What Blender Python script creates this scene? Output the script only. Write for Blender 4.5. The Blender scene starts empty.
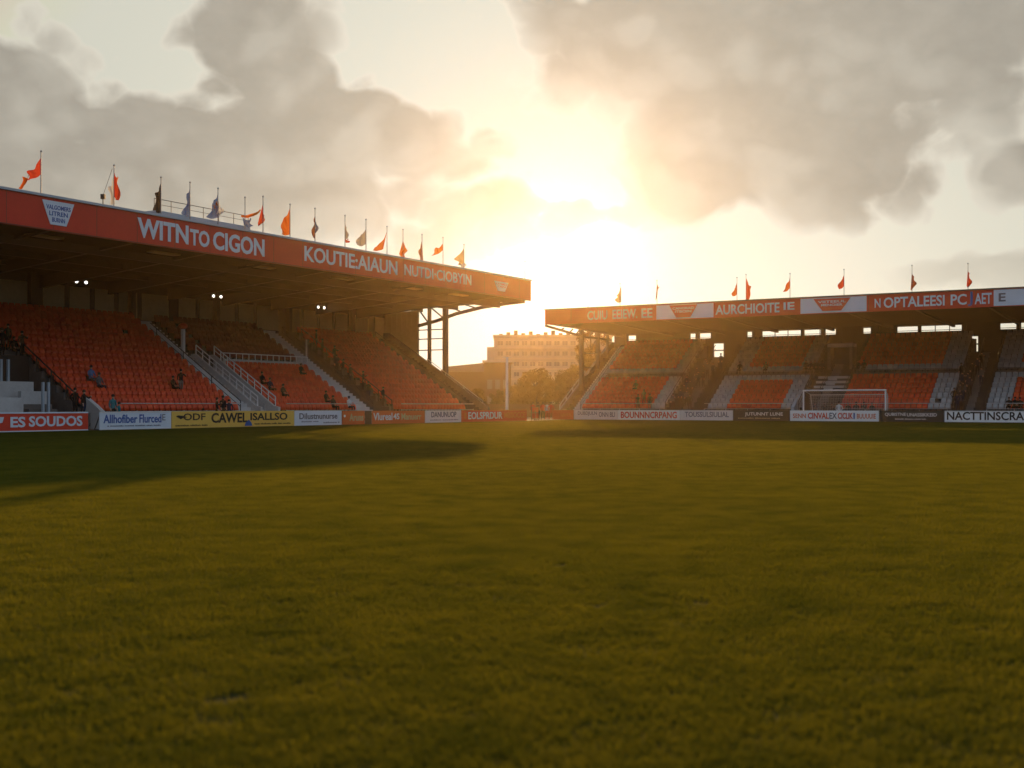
import bpy, bmesh, math, random
from mathutils import Vector, Matrix
import numpy as np
R = math.radians
rng = random.Random(7)
S = bpy.context.scene
COL = S.collection

# ------------------------------------------------------------------ camera, sky, sun, exposure
FPX, HOR, CZ = 1204.0, 405.0, 1.5          # focal length in pixels, horizon row, eye height
cam = bpy.data.cameras.new('camera'); camo = bpy.data.objects.new('camera', cam); COL.objects.link(camo)
camo.location = (0, 0, CZ); camo.rotation_euler = (R(90), 0, 0)
cam.sensor_width = 36; cam.lens = FPX / 1024 * 36; cam.shift_y = (HOR - 384) / 1024
cam.clip_start = .1; cam.clip_end = 8000
cam.dof.use_dof = True; cam.dof.focus_distance = 85; cam.dof.aperture_fstop = 1.4
S.camera = camo

SUN_EL, SUN_AZ = 9.5, 2.2                   # degrees; azimuth from +Y towards +X
sun_dir = Vector((math.sin(R(SUN_AZ)) * math.cos(R(SUN_EL)), math.cos(R(SUN_AZ)) * math.cos(R(SUN_EL)), math.sin(R(SUN_EL))))
sl = bpy.data.lights.new('sun', 'SUN'); sl.energy = 5.0; sl.angle = R(.55); sl.color = (1, .58, .22)
so = bpy.data.objects.new('sun', sl); COL.objects.link(so)
so.rotation_euler = (-sun_dir).to_track_quat('-Z', 'Y').to_euler(); so.location = (0, 0, 80)

S.view_settings.view_transform = 'Standard'; S.view_settings.look = 'None'
S.view_settings.gamma = 1; S.view_settings.use_curve_mapping = False
S.view_settings.exposure = 0.0
S.render.engine = 'CYCLES'
S.cycles.use_denoising = True
S.cycles.max_bounces = 6; S.cycles.diffuse_bounces = 3; S.cycles.glossy_bounces = 2
S.cycles.transmission_bounces = 4; S.cycles.volume_bounces = 0; S.cycles.transparent_max_bounces = 6
S.cycles.sample_clamp_indirect = 8

W = bpy.data.worlds.new('World'); S.world = W; W.use_nodes = True
nt = W.node_tree; nt.nodes.clear()
class G:                                    # tiny node-math helper
    def __init__(s, tree): s.t = tree
    def node(s, kind, **kw):
        n = s.t.nodes.new(kind)
        for k, v in kw.items(): setattr(n, k, v)
        return n
    def put(s, sock, v):
        if isinstance(v, bpy.types.NodeSocket): s.t.links.new(v, sock)
        else: sock.default_value = v
    def m(s, op, a, b=0.0, c=None, clamp=False):
        n = s.node('ShaderNodeMath', operation=op); n.use_clamp = clamp
        s.put(n.inputs[0], a); s.put(n.inputs[1], b)
        if c is not None: s.put(n.inputs[2], c)
        return n.outputs[0]
    def mapr(s, v, a, b, c=0.0, d=1.0, smooth=True):
        n = s.node('ShaderNodeMapRange'); n.interpolation_type = 'SMOOTHSTEP' if smooth else 'LINEAR'; n.clamp = True
        for i, x in enumerate((v, a, b, c, d)): s.put(n.inputs[i], x)
        return n.outputs[0]
    def mix(s, f, a, b):
        n = s.node('ShaderNodeMix', data_type='RGBA')
        s.put(n.inputs[0], f); s.put(n.inputs[6], a); s.put(n.inputs[7], b)
        return n.outputs[2]
    def add(s, a, b, f=1.0, op='ADD'):
        n = s.node('ShaderNodeMix', data_type='RGBA', blend_type=op)
        s.put(n.inputs[0], f); s.put(n.inputs[6], a); s.put(n.inputs[7], b)
        return n.outputs[2]
    def noise(s, vec, scale, detail=6, rough=.55):
        n = s.node('ShaderNodeTexNoise'); s.put(n.inputs['Vector'], vec)
        n.inputs['Scale'].default_value = scale; n.inputs['Detail'].default_value = detail; n.inputs['Roughness'].default_value = rough
        return n
g = G(nt)
SKY = 0.10                                  # Background strength; sky colours below are in units of 1/SKY
sky = g.node('ShaderNodeTexSky'); sky.sky_type = 'NISHITA'; sky.sun_disc = False
sky.sun_elevation = R(SUN_EL); sky.sun_rotation = R(SUN_AZ); sky.dust_density = 3.0; sky.air_density = 1.0; sky.ozone_density = 1.0
tc = g.node('ShaderNodeTexCoord')
sp = g.node('ShaderNodeSeparateXYZ'); nt.links.new(tc.outputs['Generated'], sp.inputs[0])
X, Y, Z = sp.outputs
az = g.m('ARCTAN2', X, Y); hyp = g.m('SQRT', g.m('ADD', g.m('MULTIPLY', X, X), g.m('MULTIPLY', Y, Y)))
el = g.m('ARCTAN2', Z, hyp)
cv0 = g.node('ShaderNodeCombineXYZ'); g.put(cv0.inputs[0], az); g.put(cv0.inputs[1], el); cv0 = cv0.outputs[0]
def scale(col, f):
    n = g.node('ShaderNodeVectorMath', operation='SCALE'); g.put(n.inputs[0], col); g.put(n.inputs['Scale'], f); return n.outputs[0]
def vop(op, a, b):
    n = g.node('ShaderNodeVectorMath', operation=op); g.put(n.inputs[0], a); g.put(n.inputs[1], b); return n.outputs[0]
def vadd(a, b): return vop('ADD', a, b)
# angle to the brightest patch of sky (the sun stands just above it, behind the cloud edge)
GE = 6.6
gdir = Vector((math.sin(R(SUN_AZ)) * math.cos(R(GE)), math.cos(R(SUN_AZ)) * math.cos(R(GE)), math.sin(R(GE))))
dt = g.node('ShaderNodeVectorMath', operation='DOT_PRODUCT'); nt.links.new(tc.outputs['Generated'], dt.inputs[0]); dt.inputs[1].default_value = gdir
ang = g.m('ARCCOSINE', g.m('MINIMUM', dt.outputs['Value'], .999999))
def gauss(sig): return g.m('POWER', 2.718, g.m('MULTIPLY', -1.0, g.m('POWER', g.m('DIVIDE', ang, R(sig)), 2.0)))
# cloud banks: (azimuth, elevation, half widths) in degrees, each with a heaviness
CL = [(-22.2, 12.8, 4.9, 3.7, 1.0), (-20.2, 12.5, 2.9, 2.2, 0.9), (-20.6, 10.1, 6.3, 3.3, 1.0), (-12.0, 16.1, 3.6, 3.5, 1.0),
      (-10.7, 14.4, 3.4, 4.0, 1.0), (-7.9, 12.7, 4.2, 2.8, 1.0), (-4.6, 12.1, 2.8, 2.3, 1.0), (-12.3, 11.2, 9.5, 3.3, 1.0),
      (-9.1, 9.3, 10.7, 2.8, 0.7), (-1.0, 12.4, 1.4, 0.8, 0.55), (-16.1, 11.5, 2.6, 2.5, 0.7), (14.8, 16.8, 13.8, 6.4, 1.0),
      (7.9, 15.8, 6.1, 4.2, 1.0), (9.8, 12.7, 5.3, 4.0, 1.0), (6.1, 17.2, 5.2, 2.8, 0.9), (13.5, 11.2, 7.7, 3.1, 1.0),
      (8.4, 10.0, 3.5, 2.3, 1.0), (19.6, 15.1, 7.6, 3.4, 1.0), (22.9, 10.1, 2.8, 1.5, 0.8), (2.3, 17.5, 2.9, 1.9, 0.6),
      (1.6, 9.4, 1.3, 0.6, 0.22), (3.9, 9.0, 1.6, 0.6, 0.22), (21.4, 6.0, 3.5, 0.9, 0.75), (-17.6, 6.5, 5.2, 0.6, 0.3),
      (-33, 13, 8, 5, 1.0), (33, 15, 7, 6, 1.0), (-30, 21, 9, 2.4, 0.9), (12, 23, 16, 3.5, 1.0)]
far = g.mapr(g.m('ABSOLUTE', az), R(32), R(50)); high = g.mapr(el, R(22), R(31)); rest = g.m('MAXIMUM', far, high)
def density(cv, fine):
    sx = g.node('ShaderNodeSeparateXYZ'); nt.links.new(cv, sx.inputs[0]); a_, e_ = sx.outputs[0], sx.outputs[1]
    warp = g.noise(cv, 14, 3 if fine else 1, .55)
    cw = vadd(cv, scale(vop('SUBTRACT', warp.outputs['Color'], (.5, .5, .5)), .05))
    st = vop('MULTIPLY', cw, (1, 1.3, 1))
    big = g.noise(st, 8, 8 if fine else 3, .58).outputs[0]
    puff = None                                     # rounded cauliflower lobes
    for sc_, am in ((12, .22), (30, .20)) if fine else ((12, .22),):
        vo = g.node('ShaderNodeTexVoronoi'); vo.feature = 'F1'; vo.voronoi_dimensions = '2D'; nt.links.new(st, vo.inputs['Vector']); vo.inputs['Scale'].default_value = sc_
        q = g.m('MULTIPLY', g.m('SUBTRACT', .45, vo.outputs['Distance']), am * 2)
        puff = q if puff is None else g.m('ADD', puff, q)
    D = None
    for a0, e0, ra, re_, wgt in CL:
        dx = g.m('DIVIDE', g.m('SUBTRACT', a_, R(a0)), R(ra)); dy = g.m('DIVIDE', g.m('SUBTRACT', e_, R(e0)), R(re_))
        d = g.m('SQRT', g.m('ADD', g.m('MULTIPLY', dx, dx), g.m('MULTIPLY', dy, dy)))
        v = g.m('MULTIPLY', g.m('SUBTRACT', 1.0, d), wgt)
        D = v if D is None else g.m('SMOOTH_MAX', D, v, .12)
    wide = g.noise(cv, 3.0, 3, .5).outputs[0]
    D = g.m('MAXIMUM', D, g.m('SUBTRACT', g.m('MULTIPLY', rest, g.m('MULTIPLY', wide, 1.3)), .66))
    return g.m('ADD', D, g.m('ADD', g.m('MULTIPLY', g.m('SUBTRACT', big, .47), .95), puff))
toward = vop('SUBTRACT', (R(SUN_AZ), R(GE), 0), cv0)
tn = g.node('ShaderNodeVectorMath', operation='NORMALIZE'); nt.links.new(toward, tn.inputs[0])
Dn = density(cv0, True)
Ds = density(vadd(cv0, scale(tn.outputs[0], R(1.1))), False)
lit = g.mapr(g.m('SUBTRACT', Dn, Ds), -.10, .40)    # sides of the clouds turned to the sun
cover = g.mapr(Dn, .0, .10)
thick = g.mapr(Dn, .02, .34); deep = g.mapr(Dn, .22, .55)
# low bright band of sky under the sun
hz = g.m('POWER', 2.718, g.m('MULTIPLY', -1.0, g.m('ADD', g.m('POWER', g.m('DIVIDE', g.m('SUBTRACT', az, R(SUN_AZ)), R(26)), 2.0), g.m('POWER', g.m('DIVIDE', el, R(9)), 2.0))))
base = vop('MINIMUM', scale(sky.outputs[0], g.mapr(ang, R(40), R(80), .75, 1.5)), g.mix(g.mapr(ang, R(25), R(60)), (6.2, 6.2, 5.3, 1), (8.2, 9.4, 11.0, 1)))
glow = vadd(vadd(scale((6.0, 5.8, 5.2), gauss(3.6)), scale((3.0, 2.8, 2.3), gauss(15))), scale((2.2, 1.9, 1.3), hz))
clear = vadd(base, glow)
rim = vadd((6.9, 6.6, 5.6), scale((3.2, 3.0, 2.6), gauss(14)))
mott = g.noise(vop('MULTIPLY', cv0, (1, 1.5, 1)), 22, 6, .6).outputs[0]
body = vadd(scale((3.65, 3.4, 2.9), g.mapr(mott, .3, .7, .92, 1.09, False)), vadd(scale((2.6, 2.5, 2.1), gauss(7)), scale((2.4, 2.1, 1.4), gauss(14))))
away = g.mapr(ang, R(35), R(80))            # clouds away from the sun are plain grey blue
rim = g.mix(away, rim, (9.0, 10.0, 11.4, 1)); body = g.mix(away, body, (6.4, 7.4, 8.8, 1))
shade = g.m('MULTIPLY', thick, g.m('SUBTRACT', 1.0, g.m('MULTIPLY', lit, g.m('SUBTRACT', .75, g.m('MULTIPLY', deep, .50)))))
cloud = g.mix(shade, rim, body)
low = g.mapr(el, R(2.5), R(10.5))           # banks thin out into the bright low air
final = g.mix(g.m('MULTIPLY', cover, g.m('ADD', .12, g.m('MULTIPLY', low, .86))), clear, cloud)
# dark band added to the unseen low sky to dim the upper seat rows
low_sky_dimmer = g.m('MULTIPLY', g.mapr(ang, R(55), R(95)), g.mapr(el, R(27), R(13)))
final = g.mix(g.m('MULTIPLY', low_sky_dimmer, .8), final, (1.2, 1.5, 2.0, 1))
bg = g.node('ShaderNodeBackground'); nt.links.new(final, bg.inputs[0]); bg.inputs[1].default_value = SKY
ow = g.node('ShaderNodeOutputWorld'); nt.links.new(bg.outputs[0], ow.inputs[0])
W.cycles.sampling_method = 'MANUAL'; W.cycles.sample_map_resolution = 256

# ------------------------------------------------------------------ materials
MATS = {}
def mat(name, col, rough=.6, spec=.35, var=.18, vscale=1.5, bump=0.0, bscale=20, metal=0.0, emit=None, es=0.0, transl=0.0):
    if name in MATS: return MATS[name]
    m = bpy.data.materials.new(name); m.use_nodes = True; MATS[name] = m
    t = m.node_tree; h = G(t); b = t.nodes['Principled BSDF']
    oc = h.node('ShaderNodeTexCoord').outputs['Object']
    if var > 0:
        nz = h.noise(oc, vscale, 5, .6); nz2 = h.noise(oc, vscale * 9, 3, .5)
        f = h.m('ADD', h.m('MULTIPLY', nz.outputs[0], .7), h.m('MULTIPLY', nz2.outputs[0], .3))
        f = h.mapr(f, .3, .7, 1 - var, 1 + var, False)
        n = h.node('ShaderNodeVectorMath', operation='SCALE'); n.inputs[0].default_value = col; h.put(n.inputs['Scale'], f)
        t.links.new(n.outputs[0], b.inputs['Base Color'])
    else: b.inputs['Base Color'].default_value = (*col, 1)
    b.inputs['Roughness'].default_value = rough; b.inputs['Specular IOR Level'].default_value = spec; b.inputs['Metallic'].default_value = metal
    if bump:
        bn = h.noise(oc, bscale, 4, .6); bp = h.node('ShaderNodeBump'); bp.inputs['Strength'].default_value = bump; bp.inputs['Distance'].default_value = .02
        t.links.new(bn.outputs[0], bp.inputs['Height']); t.links.new(bp.outputs[0], b.inputs['Normal'])
    if emit: b.inputs['Emission Color'].default_value = (*emit, 1); b.inputs['Emission Strength'].default_value = es
    if transl:
        tr = h.node('ShaderNodeBsdfTranslucent'); tr.inputs[0].default_value = (*col, 1)
        mx = h.node('ShaderNodeMixShader'); mx.inputs[0].default_value = transl
        out = t.nodes['Material Output']
        t.links.new(b.outputs[0], mx.inputs[1]); t.links.new(tr.outputs[0], mx.inputs[2]); t.links.new(mx.outputs[0], out.inputs[0])
    return m
M_CONC = mat('concrete', (.15, .142, .135), .85, .2, .25, .8, .3, 6)
M_CONCL = mat('pale_concrete', (.52, .52, .52), .8, .2, .18, .9, .2, 8)
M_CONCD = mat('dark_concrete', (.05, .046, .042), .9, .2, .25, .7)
M_SEAT = mat('orange_seat_plastic', (.70, .070, .020), .45, .4, .14, .35)
M_SEATW = mat('white_seat_plastic', (.38, .395, .41), .45, .4, .12, .4)
M_SEATD = mat('shaded_seat_and_seam_brown', (.20, .042, .022), .5, .35, .2, .4)  # orange seats with their shade put into the colour; also fascia joints
M_RED = mat('red_fascia_paint', (.54, .026, .011), .5, .35, .10, .5)
M_REDB = mat('red_board_paint', (.58, .045, .02), .45, .4, .10, .8)
M_ORANGEB = mat('orange_board_paint', (.58, .12, .03), .45, .4, .12, .8)
M_WHITE = mat('white_paint', (.78, .80, .82), .45, .4, .06, .8)
M_PALE = mat('pale_blue_board', (.60, .68, .78), .45, .4, .06, .8)
M_GREYB = mat('grey_white_board', (.62, .63, .64), .5, .4, .08, .9)
M_YEL = mat('yellow_board', (.72, .46, .09), .45, .4, .08, .8)
M_BLACKB = mat('black_board', (.02, .025, .022), .45, .4, .2, .8)
M_BROWNB = mat('dark_brown_board', (.055, .045, .03), .45, .4, .2, .8)
M_BLUE = mat('blue_ink', (.03, .10, .34), .5, .3, .05)
M_INK = mat('black_ink', (.018, .018, .02), .5, .3, .05)
M_GREYINK = mat('grey_ink', (.10, .12, .16), .5, .3, .05)
M_STEEL = mat('grey_steel', (.10, .095, .09), .5, .5, .15, 1.2, metal=.3)
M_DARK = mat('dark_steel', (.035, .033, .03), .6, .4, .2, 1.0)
M_RAIL = mat('galvanised_rail', (.45, .46, .48), .4, .5, .12, 2, metal=.5)
M_POLE = mat('grey_pole_paint', (.26, .26, .27), .6, .3, .1, 2)
M_CREAM = mat('cream_wall_panel', (.46, .40, .25), .75, .25, .18, .35)
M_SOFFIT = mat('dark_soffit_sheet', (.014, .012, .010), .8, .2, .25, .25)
M_ROOF = mat('roof_sheet_grey', (.20, .22, .25), .6, .3, .15, .4)
M_CAP = mat('blue_grey_flashing', (.36, .43, .50), .45, .5, .1, .6)
M_LAMPOFF = mat('translucent_roof_sheet', (.42, .36, .2), .5, .4, .1)
M_SKIN = mat('skin', (.45, .26, .18), .6, .3, .05)
M_HAIR = mat('dark_hair', (.03, .02, .014), .7, .3, .1)
M_NET = mat('net_cord', (.6, .6, .6), .8, .1, 0)

for m_ in (M_SEAT, M_SEATW, M_SEATD):       # every seat has faded a little differently
    t_ = m_.node_tree; h_ = G(t_); b_ = t_.nodes['Principled BSDF']; src = b_.inputs['Base Color'].links[0].from_socket
    ri_ = h_.node('ShaderNodeNewGeometry').outputs['Random Per Island']; ro_ = h_.node('ShaderNodeObjectInfo').outputs['Random']
    f_ = h_.mapr(h_.m('FRACT', h_.m('ADD', ri_, ro_)), 0, 1, .84, 1.12, False)
    n_ = h_.node('ShaderNodeVectorMath', operation='SCALE'); t_.links.new(src, n_.inputs[0]); h_.put(n_.inputs['Scale'], f_)
    t_.links.new(n_.outputs[0], b_.inputs['Base Color'])

# ------------------------------------------------------------------ mesh helpers
class MB:
    def __init__(s): s.v = []; s.f = []; s.mi = []; s.mats = []; s.sm = False
    def mid(s, m):
        if m not in s.mats: s.mats.append(m)
        return s.mats.index(m)
    def add(s, vs, fs, m):
        o = len(s.v); i = s.mid(m); s.v += [tuple(p) for p in vs]
        for f in fs: s.f.append(tuple(o + k for k in f)); s.mi.append(i)
        return s
    def box(s, x0, x1, y0, y1, z0, z1, m):
        vs = [(x, y, z) for z in (z0, z1) for y in (y0, y1) for x in (x0, x1)]
        return s.add(vs, [(0, 2, 3, 1), (4, 5, 7, 6), (0, 1, 5, 4), (2, 6, 7, 3), (0, 4, 6, 2), (1, 3, 7, 5)], m)
    def prism(s, poly, a0, a1, m, axis='x'):     # poly: (y,z) along x, or (x,z) along y, or (x,y) along z
        n = len(poly)
        def P(a, p): return (a, p[0], p[1]) if axis == 'x' else (p[0], a, p[1]) if axis == 'y' else (p[0], p[1], a)
        vs = [P(a0, p) for p in poly] + [P(a1, p) for p in poly]
        fs = [tuple(range(n)), tuple(range(2 * n - 1, n - 1, -1))] + [(i, i + n, (i + 1) % n + n, (i + 1) % n) for i in range(n)]
        return s.add(vs, fs, m)
    def tube(s, pts, r, m, n=6, r2=None):
        pts = [Vector(p) for p in pts]; vs = []; fs = []; up0 = None
        for i, p in enumerate(pts):
            d = (pts[min(i + 1, len(pts) - 1)] - pts[max(i - 1, 0)]).normalized()
            ref = Vector((0, 0, 1)) if abs(d.z) < .9 else Vector((1, 0, 0))
            a = d.cross(ref).normalized(); b = d.cross(a)
            rr = r if r2 is None else r + (r2 - r) * i / max(1, len(pts) - 1)
            for k in range(n):
                t = 2 * math.pi * k / n; vs.append(p + a * (rr * math.cos(t)) + b * (rr * math.sin(t)))
        for i in range(len(pts) - 1):
            for k in range(n): fs.append((i * n + k, i * n + (k + 1) % n, (i + 1) * n + (k + 1) % n, (i + 1) * n + k))
        fs.append(tuple(range(n))[::-1]); L = (len(pts) - 1) * n; fs.append(tuple(L + k for k in range(n)))
        return s.add(vs, fs, m)
    def bar(s, p, q, w, h, m):                   # rectangular bar from p to q
        p, q = Vector(p), Vector(q); d = (q - p).normalized()
        ref = Vector((0, 0, 1)) if abs(d.z) < .95 else Vector((0, 1, 0))
        a = d.cross(ref).normalized() * (w / 2); b = d.cross(a).normalized() * (h / 2)
        vs = [p - a - b, p + a - b, p + a + b, p - a + b, q - a - b, q + a - b, q + a + b, q - a + b]
        return s.add(vs, [(3, 2, 1, 0), (4, 5, 6, 7), (0, 1, 5, 4), (1, 2, 6, 5), (2, 3, 7, 6), (3, 0, 4, 7)], m)
    def mesh(s, name, smooth=False):
        me = bpy.data.meshes.new(name); me.from_pydata(s.v, [], s.f)
        for m in s.mats: me.materials.append(m)
        me.polygons.foreach_set('material_index', s.mi)
        if smooth: me.polygons.foreach_set('use_smooth', [True] * len(s.f))
        bm = bmesh.new(); bm.from_mesh(me); bmesh.ops.recalc_face_normals(bm, faces=bm.faces); bm.to_mesh(me); bm.free()
        return me
    def build(s, name, parent=None, smooth=False, loc=None):
        o = bpy.data.objects.new(name, s.mesh(name, smooth)); COL.objects.link(o)
        if parent: o.parent = parent
        if loc: o.location = loc
        return o
def tag(o, label=None, cat=None, group=None, kind=None):
    if label: o['label'] = label
    if cat: o['category'] = cat
    if group: o['group'] = group
    if kind: o['kind'] = kind
    return o
def empty(name, loc, rz=0, label=None, cat=None, group=None):
    o = bpy.data.objects.new(name, None); COL.objects.link(o); o.location = loc; o.rotation_euler = (0, 0, rz); o.empty_display_size = .3
    return tag(o, label, cat, group)
def copy_tree(o, parent=None):
    c = o.copy(); COL.objects.link(c)
    if parent: c.parent = parent
    for ch in list(o.children): copy_tree(ch, c)
    return c
def text_obj(name, txt, x0, x1, z0, z1, y, m, parent, bold=.02, depth=.02, shear=0, flow=None):
    cu = bpy.data.curves.new('t', 'FONT'); cu.body = txt; cu.extrude = .04; cu.offset = bold; cu.shear = shear; cu.resolution_u = 3
    to = bpy.data.objects.new('t', cu); COL.objects.link(to)
    bpy.context.view_layer.update()
    me = bpy.data.meshes.new_from_object(to.evaluated_get(bpy.context.evaluated_depsgraph_get()))
    bpy.data.objects.remove(to); bpy.data.curves.remove(cu)
    co = np.empty(len(me.vertices) * 3, 'f'); me.vertices.foreach_get('co', co); co = co.reshape(-1, 3)
    mn, mx = co.min(0), co.max(0); d = np.maximum(mx - mn, 1e-6); q = (co - mn) / d
    out = np.empty_like(co); out[:, 0] = x0 + q[:, 0] * (x1 - x0); out[:, 2] = z0 + q[:, 1] * (z1 - z0); out[:, 1] = y - q[:, 2] * depth
    me.vertices.foreach_set('co', out.ravel()); me.materials.clear(); me.materials.append(m); me.update()
    o = bpy.data.objects.new(name, me); COL.objects.link(o); o.parent = parent
    return o

# ------------------------------------------------------------------ the two stand frames
E = Vector((1.6, 113.0, 0)); F = Vector((3.5, 124.1, 0))
ux, uy = .518, .8554
LS = (E, Vector((ux, uy, 0)), Vector((-uy, ux, 0)))        # left stand: along, to the rear
RS = (F, Vector((uy, -ux, 0)), Vector((ux, uy, 0)))        # right stand
LROT, RROT = math.atan2(uy, ux), math.atan2(-ux, uy)
def at_px(st, px, t):                       # distance along the stand where the ray through column px meets depth t
    O, A, B = st; r = (px - 512) / FPX
    return (r * (O.y + B.y * t) - (O.x + B.x * t)) / (A.x - r * A.y)
def wp(st, a, t, z=0): O, A, B = st; return O + A * a + B * t + Vector((0, 0, z))
def z_px(st, a, t, y): return CZ + (HOR - y) * wp(st, a, t).y / FPX

# ------------------------------------------------------------------ ground
def sheet(name, pts, z, m, kind='structure'):
    o = MB().add([(x, y, z) for x, y in pts], [tuple(range(len(pts)))], m).build(name); return tag(o, kind=kind)
M_LAND = mat('distant_land', (.07, .065, .04), .95, .1, .3, .02)
M_TRACK = mat('perimeter_asphalt', (.05, .05, .048), .9, .2, .25, .6, .3, 30)
sheet('ground', [(-4000, -1500), (4000, -1500), (4000, 5000), (-4000, 5000)], -.02, M_LAND)
ALPHA = E + LS[1] * 6 - LS[2] * -.2
def L2(a, t): p = wp(LS, a, t); return (p.x, p.y)
def R2(a, t): p = wp(RS, a, t); return (p.x, p.y)
sheet('perimeter_path', [L2(-90, .35), L2(4, .35), R2(-2, .35), R2(75, .35), R2(75, 6), R2(75, 26), R2(-6, 40), L2(10, 26), L2(-90, 26)], -.008, M_TRACK)
mt = bpy.data.materials.new('pitch_soil'); mt.use_nodes = True; h = G(mt.node_tree); b = mt.node_tree.nodes['Principled BSDF']
oc = h.node('ShaderNodeTexCoord').outputs['Object']
f1 = h.noise(oc, .35, 5, .6).outputs[0]; f2 = h.noise(oc, 9, 5, .65).outputs[0]
h.put(b.inputs['Base Color'], h.mix(h.mapr(h.m('ADD', h.m('MULTIPLY', f1, .5), h.m('MULTIPLY', f2, .5)), .35, .65), (.018, .020, .006, 1), (.034, .036, .009, 1)))
b.inputs['Roughness'].default_value = .95; b.inputs['Specular IOR Level'].default_value = .1
sheet('pitch', [(-70, -40), (90, -40), R2(75, .35), R2(-2, .35), L2(4, .35), L2(-90, .35)], 0, mt)

# grass: patches of blades laid over the whole pitch in view
mg = bpy.data.materials.new('grass_blade'); mg.use_nodes = True; t = mg.node_tree; h = G(t); b = t.nodes['Principled BSDF']
geo = h.node('ShaderNodeNewGeometry')
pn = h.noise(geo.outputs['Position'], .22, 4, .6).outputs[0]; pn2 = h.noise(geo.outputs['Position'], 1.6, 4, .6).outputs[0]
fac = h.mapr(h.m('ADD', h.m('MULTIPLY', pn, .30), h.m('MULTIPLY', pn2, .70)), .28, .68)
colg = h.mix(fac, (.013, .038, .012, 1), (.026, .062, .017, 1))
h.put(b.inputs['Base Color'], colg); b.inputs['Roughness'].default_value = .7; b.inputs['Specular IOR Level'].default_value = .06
tr = h.node('ShaderNodeBsdfTranslucent'); h.put(tr.inputs[0], h.add(colg, (8.8, 3.3, .35, 1), 1.0, 'MULTIPLY'))
mx = h.node('ShaderNodeMixShader'); mx.inputs[0].default_value = .46
t.links.new(b.outputs[0], mx.inputs[1]); t.links.new(tr.outputs[0], mx.inputs[2]); t.links.new(mx.outputs[0], t.nodes['Material Output'].inputs[0])
patches = []
for k in range(4):
    r = np.random.RandomState(20 + k); n = 15000; sz = 1.2
    # tussocky: blades bunch into clumps
    cl = r.rand(260, 2) * sz - sz / 2; ci = r.randint(0, 260, n)
    base = np.where((r.rand(n) < .55)[:, None], cl[ci] + r.normal(0, .035, (n, 2)), r.rand(n, 2) * sz - sz / 2)
    hh = r.uniform(.016, .036, n) * np.where(r.rand(n) < .12, r.uniform(1.2, 1.7, n), 1); an = r.rand(n) * 6.283; lean = r.uniform(.1, .8, n) * hh; la = r.rand(n) * 6.283
    w = r.uniform(.002, .0036, n)
    dx, dy = np.cos(an) * w, np.sin(an) * w; lx, ly = np.cos(la) * lean, np.sin(la) * lean
    V = np.zeros((n, 5, 3)); z0 = np.zeros(n)
    V[:, 0] = np.stack([base[:, 0] - dx, base[:, 1] - dy, z0 - .004], 1); V[:, 1] = np.stack([base[:, 0] + dx, base[:, 1] + dy, z0 - .004], 1)
    V[:, 2] = np.stack([base[:, 0] + dx * .8 + lx * .35, base[:, 1] + dy * .8 + ly * .35, hh * .6], 1); V[:, 3] = np.stack([base[:, 0] - dx * .8 + lx * .35, base[:, 1] - dy * .8 + ly * .35, hh * .6], 1)
    V[:, 4] = np.stack([base[:, 0] + lx, base[:, 1] + ly, hh], 1)
    idx = (np.arange(n) * 5)[:, None]
    lv = np.concatenate([idx + np.array([[0, 1, 2, 3]]), idx + np.array([[3, 2, 4]])], 1).ravel()
    me = bpy.data.meshes.new('grass_patch'); me.vertices.add(n * 5); me.vertices.foreach_set('co', V.ravel())
    me.loops.add(n * 7); me.loops.foreach_set('vertex_index', lv.astype('i'))
    me.polygons.add(n * 2); ls_ = (np.arange(n) * 7)[:, None] + np.array([[0, 4]]); me.polygons.foreach_set('loop_start', ls_.ravel().astype('i'))
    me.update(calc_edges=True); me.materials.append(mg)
    patches.append(bpy.data.objects.new('grass_patch', me))
pts = []
y = 3.6
while y < 128:
    half = .4252 * y + 3.0; x = -half
    while x < half:
        p = Vector((x + rng.uniform(-.12, .12), y + rng.uniform(-.12, .12), 0))
        tl = (p - E).dot(LS[2]); tr_ = (p - F).dot(RS[2])
        if tl < -.55 and tr_ < -.55: pts.append((p.x, p.y, 0))
        elif tl < -.02 and tr_ < -.02 and min(-tl, -tr_) > .1: pts.append((p.x, p.y, -.012))
        x += .98
    y += .98
gm = bpy.data.meshes.new('grass'); gm.from_pydata(pts, [], [])
go = bpy.data.objects.new('grass', gm); COL.objects.link(go); tag(go, 'short green turf covering the football pitch', 'grass', kind='stuff')
ng = bpy.data.node_groups.new('grass_scatter', 'GeometryNodeTree')
ng.interface.new_socket('Geometry', in_out='INPUT', socket_type='NodeSocketGeometry'); ng.interface.new_socket('Geometry', in_out='OUTPUT', socket_type='NodeSocketGeometry')
N = ng.nodes; Lk = ng.links
gi = N.new('NodeGroupInput'); gout = N.new('NodeGroupOutput'); iop = N.new('GeometryNodeInstanceOnPoints'); iop.inputs['Pick Instance'].default_value = True
gti = N.new('GeometryNodeGeometryToInstance')
for po in reversed(patches):
    oi = N.new('GeometryNodeObjectInfo'); oi.inputs['Object'].default_value = po; oi.inputs['As Instance'].default_value = True
    Lk.new(oi.outputs['Geometry'], gti.inputs[0])
ri = N.new('FunctionNodeRandomValue'); ri.data_type = 'INT'; ri.inputs['Min'].default_value = 0; ri.inputs['Max'].default_value = 3
rr = N.new('FunctionNodeRandomValue'); rr.data_type = 'FLOAT_VECTOR'; rr.inputs['Min'].default_value = (0, 0, 0); rr.inputs['Max'].default_value = (0, 0, 6.283)
nz = N.new('ShaderNodeTexNoise'); nz.inputs['Scale'].default_value = .45; nz.inputs['Detail'].default_value = 3
mr = N.new('ShaderNodeMapRange'); mr.inputs[1].default_value = .3; mr.inputs[2].default_value = .7; mr.inputs[3].default_value = .82; mr.inputs[4].default_value = 1.2
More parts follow.
